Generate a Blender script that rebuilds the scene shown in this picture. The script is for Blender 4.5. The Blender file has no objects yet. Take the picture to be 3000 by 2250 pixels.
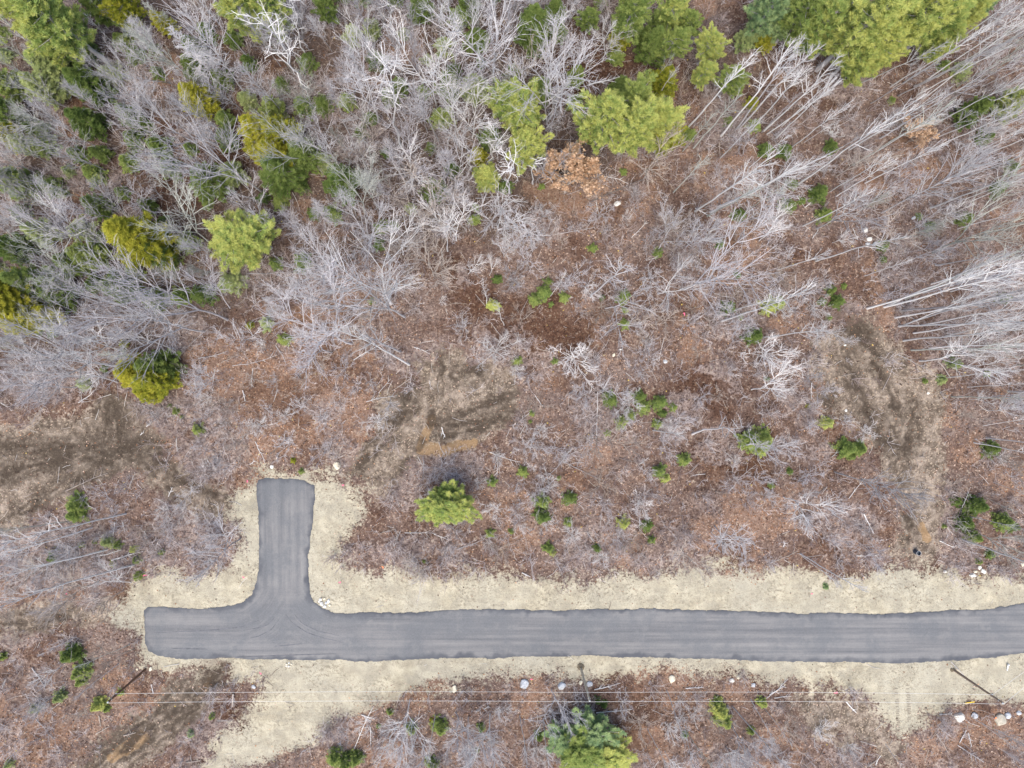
import bpy, math, random
import numpy as np
from mathutils import Vector, Matrix

sc = bpy.context.scene
COL = sc.collection
R = np.random.default_rng(7)
random.seed(7)

# ------------------------------------------------------------ camera, world, sun, exposure
H = 90.0                    # flying height of the drone (m)
FPX = 2000.0                # focal length in photo pixels (photo is 3000 wide)
NX, NY = 1460.0, 1060.0     # photo pixel right under the camera
cd = bpy.data.cameras.new('camera'); cam = bpy.data.objects.new('camera', cd); COL.objects.link(cam)
cam.location = (0, 0, H); cam.rotation_euler = (0, 0, 0)
cd.sensor_width = 36; cd.lens = 24; cd.clip_end = 3000; cd.clip_start = 1
cd.shift_x = (1500 - NX) / 3000; cd.shift_y = (NY - 1125) / 3000
sc.camera = cam
w = bpy.data.worlds.new('World'); sc.world = w; w.use_nodes = True
nt = w.node_tree; bg = nt.nodes['Background']
sky = nt.nodes.new('ShaderNodeTexSky'); sky.sky_type = 'NISHITA'; sky.sun_disc = False
SUN_EL, SUN_AZ = math.radians(64), math.radians(190)     # azimuth clockwise from +Y: light comes from the bottom of the picture
sky.sun_elevation = SUN_EL; sky.sun_rotation = SUN_AZ
sky.air_density = 1.0; sky.dust_density = 3.0; sky.ozone_density = 1.0
nt.links.new(sky.outputs[0], bg.inputs[0]); bg.inputs[1].default_value = 0.15
sd = bpy.data.lights.new('sun', 'SUN'); sd.energy = 1.75; sd.angle = math.radians(50); sd.color = (1.0, 0.93, 0.79)
so = bpy.data.objects.new('sun', sd); COL.objects.link(so)
sv = Vector((math.sin(SUN_AZ) * math.cos(SUN_EL), math.cos(SUN_AZ) * math.cos(SUN_EL), math.sin(SUN_EL)))
so.rotation_euler = sv.to_track_quat('Z', 'Y').to_euler(); so.location = (0, -60, 80)
sc.view_settings.view_transform = 'Standard'; sc.view_settings.look = 'None'
sc.view_settings.exposure = 0.96; sc.view_settings.gamma = 1.0
sc.render.engine = 'CYCLES'
sc.cycles.max_bounces = 4; sc.cycles.diffuse_bounces = 3; sc.cycles.glossy_bounces = 1; sc.cycles.transmission_bounces = 2

# ------------------------------------------------------------ helpers
S = FPX / H                                        # photo pixels per metre on the ground
def gx(px): return (px - NX) / S
def gy(py): return -(py - NY) / S
def at(px, py, z=0.0):                             # photo pixel -> point at height z
    k = (H - z) / FPX
    return np.array([(px - NX) * k, -(py - NY) * k, z])
TILE = {1: (0, 0), 2: (1000, 0), 3: (2000, 0), 4: (0, 750), 5: (1000, 750), 6: (2000, 750), 7: (0, 1500), 8: (1000, 1500), 9: (2000, 1500)}
def tp(t, x, y): return TILE[t][0] + x / 2.212, TILE[t][1] + y / 2.212

def tag(o, label=None, cat=None, group=None, kind=None):
    if label: o['label'] = label
    if cat: o['category'] = cat
    if group: o['group'] = group
    if kind: o['kind'] = kind
    return o

def mesh_np(name, V, faces, mats=(), smooth=False, cols=None, colname='Col'):
    """faces: int array (n,k) or list of such arrays"""
    me = bpy.data.meshes.new(name)
    if not isinstance(faces, list): faces = [faces]
    faces = [f for f in faces if len(f)]
    V = np.asarray(V, np.float32)
    me.vertices.add(len(V)); me.vertices.foreach_set('co', V.ravel())
    loops = np.concatenate([f.ravel() for f in faces]).astype(np.int32)
    tot = np.concatenate([np.full(len(f), f.shape[1], np.int32) for f in faces])
    start = np.concatenate([[0], np.cumsum(tot)[:-1]]).astype(np.int32)
    me.loops.add(len(loops)); me.loops.foreach_set('vertex_index', loops)
    me.polygons.add(len(tot)); me.polygons.foreach_set('loop_start', start)
    try: me.polygons.foreach_set('loop_total', tot)
    except Exception: pass
    me.polygons.foreach_set('use_smooth', np.full(len(tot), smooth, bool))
    if cols is not None:
        for nm, c in (cols.items() if isinstance(cols, dict) else [(colname, cols)]):
            a = me.attributes.new(nm, 'FLOAT_COLOR', 'POINT')
            c4 = np.ones((len(V), 4), np.float32); c4[:, :c.shape[1]] = c
            a.data.foreach_set('color', c4.ravel())
    for m in mats: me.materials.append(m)
    me.update(calc_edges=True); me.validate()
    return me

def link(name, me, parent=None):
    o = bpy.data.objects.new(name, me); COL.objects.link(o)
    if parent: o.parent = parent
    return o

def norm(v): return v / np.maximum(np.linalg.norm(v, axis=-1, keepdims=True), 1e-9)

def tubes(P, Rad, sides, caps=False):
    """P (M,N,3), Rad (M,N) -> verts, quads"""
    P = np.asarray(P, float); Rad = np.asarray(Rad, float); M, N, _ = P.shape
    d = norm(P[:, -1] - P[:, 0])
    ref = np.where(np.abs(d[:, 2:3]) > 0.9, np.array([[1.0, 0, 0]]), np.array([[0, 0, 1.0]]))
    a = norm(np.cross(d, ref)); b = np.cross(d, a)
    ang = np.arange(sides) * 2 * np.pi / sides
    ring = a[:, None, :] * np.cos(ang)[None, :, None] + b[:, None, :] * np.sin(ang)[None, :, None]
    V = P[:, :, None, :] + ring[:, None] * Rad[:, :, None, None]
    idx = np.arange(M * N * sides).reshape(M, N, sides)
    nx = np.roll(idx, -1, axis=2)
    F = np.stack([idx[:, :-1], nx[:, :-1], nx[:, 1:], idx[:, 1:]], -1).reshape(-1, 4)
    return V.reshape(-1, 3), F

class Acc:
    def __init__(s): s.V = []; s.F = {}; s.n = 0; s.C = []
    def add(s, V, F, C=None):
        s.V.append(np.asarray(V, float)); s.F.setdefault(F.shape[1], []).append(F + s.n); s.n += len(V)
        if C is not None: s.C.append(C)
    def mesh(s, name, mats, smooth=False):
        return mesh_np(name, np.concatenate(s.V), [np.concatenate(f) for f in s.F.values()], mats, smooth, np.concatenate(s.C) if s.C else None)

def vnoise(x, y, seed=0):
    """smooth value noise, arrays"""
    r = np.random.default_rng(seed); T = r.random((256, 256))
    xi = np.floor(x).astype(int); yi = np.floor(y).astype(int); fx = x - xi; fy = y - yi
    fx = fx * fx * (3 - 2 * fx); fy = fy * fy * (3 - 2 * fy)
    g = lambda i, j: T[i % 256, j % 256]
    return (g(xi, yi) * (1 - fx) + g(xi + 1, yi) * fx) * (1 - fy) + (g(xi, yi + 1) * (1 - fx) + g(xi + 1, yi + 1) * fx) * fy
def fbm(x, y, sc_, seed=0, oct=4):
    o = 0; a = 1; t = 0
    for k in range(oct):
        o = o + a * vnoise(x * sc_ + 13.7 * k + 100, y * sc_ + 7.3 * k + 100, seed + k); t += a; a *= 0.55; sc_ *= 2.1
    return o / t

def sdist(poly, X, Y):
    """signed distance in m (positive inside), poly in photo pixels"""
    p = np.array([(gx(a), gy(b)) for a, b in poly]); q = np.roll(p, -1, axis=0)
    best = np.full(X.shape, 1e9); ins = np.zeros(X.shape, bool)
    for (ax, ay), (bx, by) in zip(p, q):
        ex, ey = bx - ax, by - ay; L = ex * ex + ey * ey + 1e-12
        t = np.clip(((X - ax) * ex + (Y - ay) * ey) / L, 0, 1)
        best = np.minimum(best, (X - ax - t * ex) ** 2 + (Y - ay - t * ey) ** 2)
        c = ((ay > Y) != (by > Y)) & (X < (bx - ax) * (Y - ay) / (by - ay + 1e-12) + ax)
        ins ^= c
    return np.where(ins, 1, -1) * np.sqrt(best)
def pdist(line, X, Y):
    p = [(gx(a), gy(b)) for a, b in line]; best = np.full(X.shape, 1e9)
    for (ax, ay), (bx, by) in zip(p[:-1], p[1:]):
        ex, ey = bx - ax, by - ay; L = ex * ex + ey * ey + 1e-12
        t = np.clip(((X - ax) * ex + (Y - ay) * ey) / L, 0, 1)
        best = np.minimum(best, (X - ax - t * ex) ** 2 + (Y - ay - t * ey) ** 2)
    return np.sqrt(best)
def sstep(a, b, x):
    t = np.clip((x - a) / (b - a), 0, 1); return t * t * (3 - 2 * t)

# ------------------------------------------------------------ materials
def new_mat(name, rough=0.9, spec=0.2):
    m = bpy.data.materials.new(name); m.use_nodes = True
    b = m.node_tree.nodes['Principled BSDF']; b.inputs['Roughness'].default_value = rough
    b.inputs['Specular IOR Level'].default_value = spec
    return m, m.node_tree, b
def N(t, typ, **kw):
    n = t.nodes.new(typ)
    for k, v in kw.items(): setattr(n, k, v)
    return n
def noise(t, scale, detail=4, rough=0.6, vec=None):
    n = N(t, 'ShaderNodeTexNoise'); n.inputs['Scale'].default_value = scale; n.inputs['Detail'].default_value = detail; n.inputs['Roughness'].default_value = rough
    if vec: t.links.new(vec, n.inputs['Vector'])
    return n.outputs['Fac']
def ramp(t, fac, stops):
    n = N(t, 'ShaderNodeValToRGB'); t.links.new(fac, n.inputs[0]); e = n.color_ramp.elements
    while len(e) < len(stops): e.new(0.5)
    for i, (p, c) in enumerate(stops):
        e[i].position = p; e[i].color = (*c, 1) if len(c) == 3 else c
    return n.outputs[0]
def mixc(t, fac, a, b, mode='MIX'):
    n = N(t, 'ShaderNodeMix', data_type='RGBA', blend_type=mode)
    for s, v in ((0, fac), (6, a), (7, b)):
        if isinstance(v, (int, float)): n.inputs[s].default_value = v
        elif isinstance(v, tuple): n.inputs[s].default_value = (*v, 1)
        else: t.links.new(v, n.inputs[s])
    return n.outputs[2]
def math_(t, op, a, b=0.0, c=None, clamp=False):
    n = N(t, 'ShaderNodeMath', operation=op, use_clamp=clamp)
    for i, v in enumerate((a, b) if c is None else (a, b, c)):
        if isinstance(v, (int, float)): n.inputs[i].default_value = v
        else: t.links.new(v, n.inputs[i])
    return n.outputs[0]
def bump(t, b, h, strength, dist):
    n = N(t, 'ShaderNodeBump'); n.inputs['Strength'].default_value = strength; n.inputs['Distance'].default_value = dist
    t.links.new(h, n.inputs['Height']); t.links.new(n.outputs[0], b.inputs['Normal'])

def bark_mat(name, c0, c1, sc_=1.2):
    m, t, b = new_mat(name)
    tc = N(t, 'ShaderNodeTexCoord'); oi = N(t, 'ShaderNodeObjectInfo')
    f = noise(t, sc_, 3, 0.6, tc.outputs['Object'])
    f = math_(t, 'ADD', math_(t, 'MULTIPLY', f, 0.8), math_(t, 'MULTIPLY', oi.outputs['Random'], 0.5))
    t.links.new(ramp(t, f, [(0.3, c0), (0.85, c1)]), b.inputs['Base Color'])
    return m
BARK = {
    'white': bark_mat('birch_bark', (.42, .41, .405), (.76, .74, .725)),
    'grey': bark_mat('grey_bark', (.26, .25, .255), (.52, .50, .505)),
    'mauve': bark_mat('twig_bark', (.25, .235, .245), (.50, .475, .49)),
    'lichen': bark_mat('lichen_bark', (.24, .25, .22), (.48, .49, .44)),
    'tan': bark_mat('tan_bark', (.20, .165, .14), (.46, .40, .35)),
    'dark': bark_mat('dark_bark', (.10, .09, .085), (.24, .21, .20)),
}
TWIG = {'white': bark_mat('pale_twigs', (.38, .335, .33), (.66, .61, .60)), 'grey': bark_mat('grey_twigs', (.32, .305, .315), (.62, .60, .62)), 'mauve': bark_mat('mauve_twigs', (.30, .28, .295), (.58, .555, .585)),
    'lichen': bark_mat('lichen_twigs', (.28, .28, .25), (.52, .52, .47)), 'tan': bark_mat('tan_twigs', (.25, .20, .17), (.48, .41, .36))}
def leaf_mat(name, stops, scale=0.9, trans=0.40):
    m, t, b = new_mat(name, 0.75, 0.15)
    tc = N(t, 'ShaderNodeTexCoord'); oi = N(t, 'ShaderNodeObjectInfo'); at_ = N(t, 'ShaderNodeAttribute', attribute_name='Col')
    f = noise(t, scale, 3, 0.6, tc.outputs['Object'])
    sp = N(t, 'ShaderNodeSeparateColor'); t.links.new(at_.outputs['Color'], sp.inputs[0])
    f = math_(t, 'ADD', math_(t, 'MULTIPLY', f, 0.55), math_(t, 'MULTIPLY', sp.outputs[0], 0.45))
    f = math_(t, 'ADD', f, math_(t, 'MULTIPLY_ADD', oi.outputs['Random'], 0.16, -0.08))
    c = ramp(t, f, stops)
    t.links.new(c, b.inputs['Base Color'])
    tr = N(t, 'ShaderNodeBsdfTranslucent'); t.links.new(c, tr.inputs[0])
    mx = N(t, 'ShaderNodeMixShader'); mx.inputs[0].default_value = trans
    t.links.new(b.outputs[0], mx.inputs[1]); t.links.new(tr.outputs[0], mx.inputs[2])
    t.links.new(mx.outputs[0], t.nodes['Material Output'].inputs[0])
    return m
LEAF = {
    'lime': leaf_mat('lime_needles', [(.22, (.12, .22, .075)), (.45, (.34, .45, .14)), (.70, (.60, .62, .20))]),
    'gold': leaf_mat('golden_needles', [(.22, (.06, .11, .02)), (.46, (.24, .28, .035)), (.72, (.52, .49, .07))]),
    'green': leaf_mat('green_needles', [(.25, (.095, .16, .05)), (.5, (.23, .32, .09)), (.75, (.42, .48, .15))]),
    'blue': leaf_mat('blue_green_needles', [(.22, (.09, .18, .095)), (.46, (.24, .36, .18)), (.72, (.44, .54, .25))]),
    'dark': leaf_mat('dark_needles', [(.25, (.06, .11, .032)), (.5, (.145, .22, .06)), (.75, (.27, .34, .10))]),
    'pale': leaf_mat('pale_green_needles', [(.22, (.16, .23, .10)), (.46, (.32, .40, .17)), (.72, (.52, .57, .25))]),
    'orange': leaf_mat('dead_beech_leaves', [(.2, (.46, .29, .18)), (.5, (.70, .49, .33)), (.8, (.84, .67, .50))]),
}
def plain(name, c, rough=0.7, var=0.25, scale=6.0, metal=0.0):
    m, t, b = new_mat(name, rough, 0.3); b.inputs['Metallic'].default_value = metal
    tc = N(t, 'ShaderNodeTexCoord'); f = noise(t, scale, 4, 0.6, tc.outputs['Object'])
    lo = tuple(x * (1 - var) for x in c); hi = tuple(min(1, x * (1 + var)) for x in c)
    t.links.new(ramp(t, f, [(.3, lo), (.7, hi)]), b.inputs['Base Color'])
    return m
def rock_mat(name, lo, hi):
    m, t, b = new_mat(name, 0.85, 0.3)
    tc = N(t, 'ShaderNodeTexCoord'); f = noise(t, 2.2, 6, 0.65, tc.outputs['Object']); g = noise(t, 9, 3, 0.6, tc.outputs['Object'])
    c = ramp(t, f, [(.32, lo), (.55, hi), (.8, tuple(x * .85 for x in hi))])
    c = mixc(t, ramp(t, g, [(.58, (0, 0, 0)), (.7, (1, 1, 1))]), c, tuple(x * .45 for x in lo))
    t.links.new(c, b.inputs['Base Color']); bump(t, b, g, 0.5, 0.05)
    return m
ROCK = {'white': rock_mat('white_stone', (.45, .44, .41), (.78, .76, .70)), 'grey': rock_mat('grey_stone', (.28, .29, .31), (.52, .54, .57)),
        'cream': rock_mat('cream_stone', (.45, .41, .31), (.72, .66, .52)), 'beige': rock_mat('beige_stone', (.30, .27, .21), (.52, .47, .38))}

# ------------------------------------------------------------ ground zones (photo pixels)
SAND = [(3080, 1690), (2927, 1690), (2841, 1690), (2768, 1676), (2669, 1665), (2601, 1672), (2533, 1681), (2479, 1690), (2375, 1681), (2253, 1667), (2149, 1658), (2000, 1676), (1949, 1681), (1904, 1699), (1859, 1694), (1791, 1690), (1705, 1708), (1633, 1703), (1565, 1694), (1497, 1699), (1452, 1663), (1393, 1667), (1316, 1694), (1199, 1681), (1068, 1679), (1012, 1668), (1004, 1620), (1025, 1570), (1050, 1520), (1062, 1470), (1062, 1435), (1025, 1410), (1000, 1398), (930, 1385), (850, 1392), (780, 1384), (735, 1400), (700, 1440), (682, 1500), (696, 1560), (712, 1613), (690, 1650), (651, 1667), (542, 1685), (452, 1676), (407, 1694), (362, 1744), (335, 1780), (345, 1810), (357, 1825), (398, 1862), (418, 1907), (407, 1950), (452, 1957), (497, 1966), (588, 1957), (655, 1952), (690, 1972), (778, 1988), (787, 2025), (737, 2070), (705, 2120), (655, 2155), (624, 2178), (601, 2241), (590, 2280), (650, 2280), (669, 2241), (769, 2223), (859, 2192), (904, 2174), (949, 2133), (1000, 2088), (1045, 2070), (1081, 2047), (1190, 2038), (1280, 2011), (1384, 1993), (1484, 1984), (1520, 1984), (1610, 1979), (1678, 1993), (1746, 1988), (1805, 1970), (1886, 1961), (1949, 1959), (2000, 1966), (2090, 1970), (2172, 1970), (2217, 1997), (2289, 1997), (2316, 1988), (2429, 2015), (2520, 2024), (2556, 2056), (2565, 2097), (2619, 2133), (2640, 2169), (2705, 2119), (2732, 2079), (2791, 2056), (2882, 2042), (3000, 2060), (3080, 2070)]
ROAD = [(422, 1789), (432, 1780), (488, 1777), (542, 1783), (633, 1781), (678, 1776), (714, 1762), (737, 1740), (753, 1708), (759, 1667), (757, 1613), (756, 1500), (750, 1419), (759, 1405), (778, 1400), (859, 1405), (900, 1410), (922, 1424), (924, 1446), (920, 1500), (913, 1568), (904, 1636), (903, 1703), (909, 1740), (922, 1762), (945, 1780), (972, 1792), (1000, 1796), (1054, 1795), (1181, 1796), (1235, 1792), (1289, 1788), (1420, 1786), (1588, 1789), (1769, 1784), (1882, 1781), (2000, 1784), (2136, 1786), (2271, 1794), (2429, 1796), (2588, 1796), (2723, 1791), (2859, 1785), (2949, 1777), (3000, 1767), (3130, 1735), (3130, 1885), (3000, 1914), (2904, 1927), (2769, 1936), (2610, 1943), (2407, 1942), (2226, 1936), (2136, 1933), (2000, 1930), (1882, 1926), (1678, 1921), (1452, 1927), (1271, 1929), (1045, 1938), (1000, 1934), (859, 1932), (678, 1929), (520, 1929), (466, 1920), (434, 1907), (425, 1884), (424, 1844)]
DIRT = [
    [(-80, 1265), (100, 1215), (230, 1190), (330, 1160), (420, 1215), (400, 1260), (470, 1280), (480, 1330), (560, 1380), (690, 1460), (660, 1500), (560, 1480), (480, 1460), (420, 1400), (330, 1380), (230, 1430), (130, 1500), (60, 1560), (-80, 1600)],
    [(1217, 1057), (1316, 1030), (1390, 1050), (1493, 1080), (1533, 1134), (1533, 1202), (1488, 1238), (1407, 1292), (1253, 1333), (1203, 1351), (1180, 1405), (1113, 1455), (1000, 1390), (1090, 1283), (1104, 1179), (1194, 1120)],
    [(2475, 930), (2550, 950), (2660, 1020), (2745, 1140), (2770, 1202), (2765, 1315), (2765, 1500), (2720, 1668), (2610, 1667), (2601, 1590), (2645, 1500), (2565, 1315), (2520, 1270), (2398, 1180), (2362, 1066), (2384, 1003), (2452, 976)],
    [(665, 1935), (570, 1950), (500, 1990), (440, 2060), (380, 2100), (280, 2170), (200, 2290), (420, 2290), (490, 2190), (560, 2140), (625, 2020), (680, 1945)],
    [(-80, 1795), (130, 1770), (335, 1765), (370, 1830), (280, 1825), (150, 1845), (-80, 1880)],
    [(2330, 2035), (2560, 2050), (2640, 2180), (2620, 2250), (2560, 2190), (2420, 2170), (2330, 2120)],
]
RUTS = [([(-60, 1310), (330, 1300), (470, 1310)], .8), ([(-60, 1400), (200, 1340), (330, 1320), (480, 1290)], .9), ([(60, 1500), (150, 1440), (250, 1390)], .7), ([(335, 1180), (350, 1300)], 1.0),
    ([(398, 1315), (434, 1369), (488, 1428), (511, 1455)], .5), ([(407, 1306), (520, 1405), (669, 1460)], .5), ([(440, 1370), (480, 1350), (510, 1400)], .9),
    ([(1289, 1039), (1289, 1157), (1253, 1247)], .5), ([(1294, 1238), (1429, 1184), (1520, 1148)], .35), ([(1285, 1245), (1450, 1235)], .5), ([(1330, 1100), (1400, 1085)], .6), ([(1195, 1130), (1195, 1200), (1135, 1270), (1045, 1360)], .9), ([(1470, 1225), (1510, 1232)], .9), ([(1230, 1290), (1180, 1380)], .35), ([(1300, 1280), (1430, 1250)], .4),
    ([(2480, 930), (2510, 960)], .9), ([(2497, 967), (2542, 1012), (2570, 1044)], .35), ([(2461, 1008), (2488, 1066), (2520, 1157), (2565, 1247), (2601, 1301)], .7), ([(2375, 1112), (2425, 1175)], .5), ([(2678, 1202), (2655, 1315), (2624, 1430)], .7), ([(2660, 1500), (2665, 1590)], .5), ([(2560, 1060), (2600, 1130), (2640, 1220)], .45), ([(2600, 1290), (2640, 1320)], .8),
    ([(650, 1940), (610, 1975)], .5), ([(600, 1960), (590, 2020), (560, 2060)], .5), ([(600, 2010), (540, 2070), (430, 2140), (300, 2250)], 2.2), ([(640, 1960), (600, 2010)], 1.2), ([(330, 1200), (330, 1330)], 2.2), ([(150, 1330), (330, 1320), (500, 1310)], 1.6), ([(2480, 940), (2530, 980)], 1.2), ([(2580, 1240), (2620, 1330), (2640, 1440)], .9), ([(0, 1830), (200, 1810)], .7)]
ORANGE = [(900, 1180, 160, 110), (620, 1080, 120, 90), (800, 1260, 120, 80), (1050, 860, 150, 110), (930, 950, 120, 90), (1830, 1605, 70, 60), (1660, 590, 110, 60), (2700, 400, 110, 60), (2030, 1010, 50, 80), (1880, 2180, 120, 60), (150, 2150, 180, 90), (2950, 1390, 80, 60), (2870, 2140, 170, 60), (1530, 1570, 60, 50), (1870, 480, 80, 60), (1120, 2200, 90, 50), (2080, 1560, 60, 50)]
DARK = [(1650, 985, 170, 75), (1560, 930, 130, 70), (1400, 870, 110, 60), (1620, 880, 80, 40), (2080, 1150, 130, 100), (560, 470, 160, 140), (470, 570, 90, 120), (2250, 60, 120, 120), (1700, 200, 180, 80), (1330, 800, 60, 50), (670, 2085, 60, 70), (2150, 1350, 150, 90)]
PALE = [(560, 1530, 150, 110), (210, 1620, 260, 90), (1150, 1625, 130, 60), (2470, 1560, 110, 70), (620, 1330, 110, 70), (100, 1130, 160, 60), (520, 1210, 110, 60), (1760, 1590, 110, 60), (1330, 1370, 90, 50), (2430, 1060, 60, 60), (1000, 2150, 50, 60)]
OCHRE = [([(1235, 1318), (1300, 1318), (1389, 1297)], .85), ([(1235, 1300), (1265, 1225)], .5), ([(330, 2220), (420, 2160)], .9), ([(595, 2030), (610, 1990)], .3), ([(2700, 1540), (2715, 1580)], .4)]

step = 0.2
xs = np.arange(-74, 80.01, step); ys = np.arange(-62, 56.01, step)
X, Y = np.meshgrid(xs, ys, indexing='ij')
d_road = sdist(ROAD, X, Y)
wob = (fbm(X, Y, 0.5, 3, 5) - .5)
d_sand = sdist(SAND, X, Y) + wob * 4.2
m_sand = sstep(-2.0, 1.9, d_sand)
m_dirt = np.zeros_like(X)
for p in DIRT: m_dirt = np.maximum(m_dirt, sstep(-1.6, 1.6, sdist(p, X, Y) + (fbm(X, Y, .35, 9, 5) - .5) * 5))
rutn = (fbm(X, Y, .7, 21, 4) - .5)
m_rut = np.zeros_like(X)
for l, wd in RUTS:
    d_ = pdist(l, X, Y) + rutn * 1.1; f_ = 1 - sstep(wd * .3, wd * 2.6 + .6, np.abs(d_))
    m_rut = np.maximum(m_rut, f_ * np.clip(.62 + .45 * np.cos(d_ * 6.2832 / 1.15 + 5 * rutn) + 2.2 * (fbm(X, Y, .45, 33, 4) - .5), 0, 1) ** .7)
def blobs(L, seed, soft=.6):
    m = np.zeros_like(X); nz = (fbm(X, Y, .3, seed, 4) - .5) * 1.6
    for cx, cy, rx, ry in L:
        q = np.sqrt(((X - gx(cx)) / (rx / S)) ** 2 + ((Y - gy(cy)) / (ry / S)) ** 2) + nz
        m = np.maximum(m, 1 - sstep(1 - soft, 1 + soft * .7, q))
    return m
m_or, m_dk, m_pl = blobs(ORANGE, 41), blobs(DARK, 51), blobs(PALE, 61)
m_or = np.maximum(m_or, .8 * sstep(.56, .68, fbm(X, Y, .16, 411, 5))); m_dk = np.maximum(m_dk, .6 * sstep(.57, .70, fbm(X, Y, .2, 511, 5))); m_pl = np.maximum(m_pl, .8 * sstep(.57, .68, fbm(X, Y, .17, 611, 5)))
m_oc = np.zeros_like(X)
for l, wd in OCHRE: m_oc = np.maximum(m_oc, 1 - sstep(wd * .5, wd * 1.3, pdist(l, X, Y) + rutn * 1.0))
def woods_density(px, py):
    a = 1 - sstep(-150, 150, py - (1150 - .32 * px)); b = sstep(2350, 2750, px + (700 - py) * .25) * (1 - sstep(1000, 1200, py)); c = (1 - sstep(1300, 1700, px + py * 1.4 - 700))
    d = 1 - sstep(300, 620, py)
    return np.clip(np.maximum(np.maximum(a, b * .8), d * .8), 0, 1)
m_wood_shade = np.clip(woods_density(X * S + NX, NY - Y * S) * (1 - .6 * sstep(1500, 2000, X * S + NX)) + (fbm(X, Y, .18, 303, 3) - .5) * .8 * (woods_density(X * S + NX, NY - Y * S) > .05), 0, 1)  # mask for the wood's shade, put into floor and leaf colour
hum = (fbm(X, Y, .12, 71, 3) - .5) * 1.0 + (fbm(X, Y, 1.1, 81, 3) - .5) * .30
flat = np.maximum(sstep(-1.5, 1.0, d_sand), sstep(-3, -.5, d_road))
Z = hum * (1 - flat) + (fbm(X, Y, 1.6, 91, 2) - .5) * .06 * flat
Z = Z * (1 - .5 * m_dirt) - m_rut * .16 * (1 - flat * .7) - sstep(-.3, .2, d_road) * .03
def ground_z(x, y):
    i = int(np.clip(round((x - xs[0]) / step), 0, len(xs) - 1)); j = int(np.clip(round((y - ys[0]) / step), 0, len(ys) - 1))
    return float(Z[i, j])
def gz_arr(x, y):
    i = np.clip(np.round((x - xs[0]) / step).astype(int), 0, len(xs) - 1); j = np.clip(np.round((y - ys[0]) / step).astype(int), 0, len(ys) - 1)
    return i, j

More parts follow.
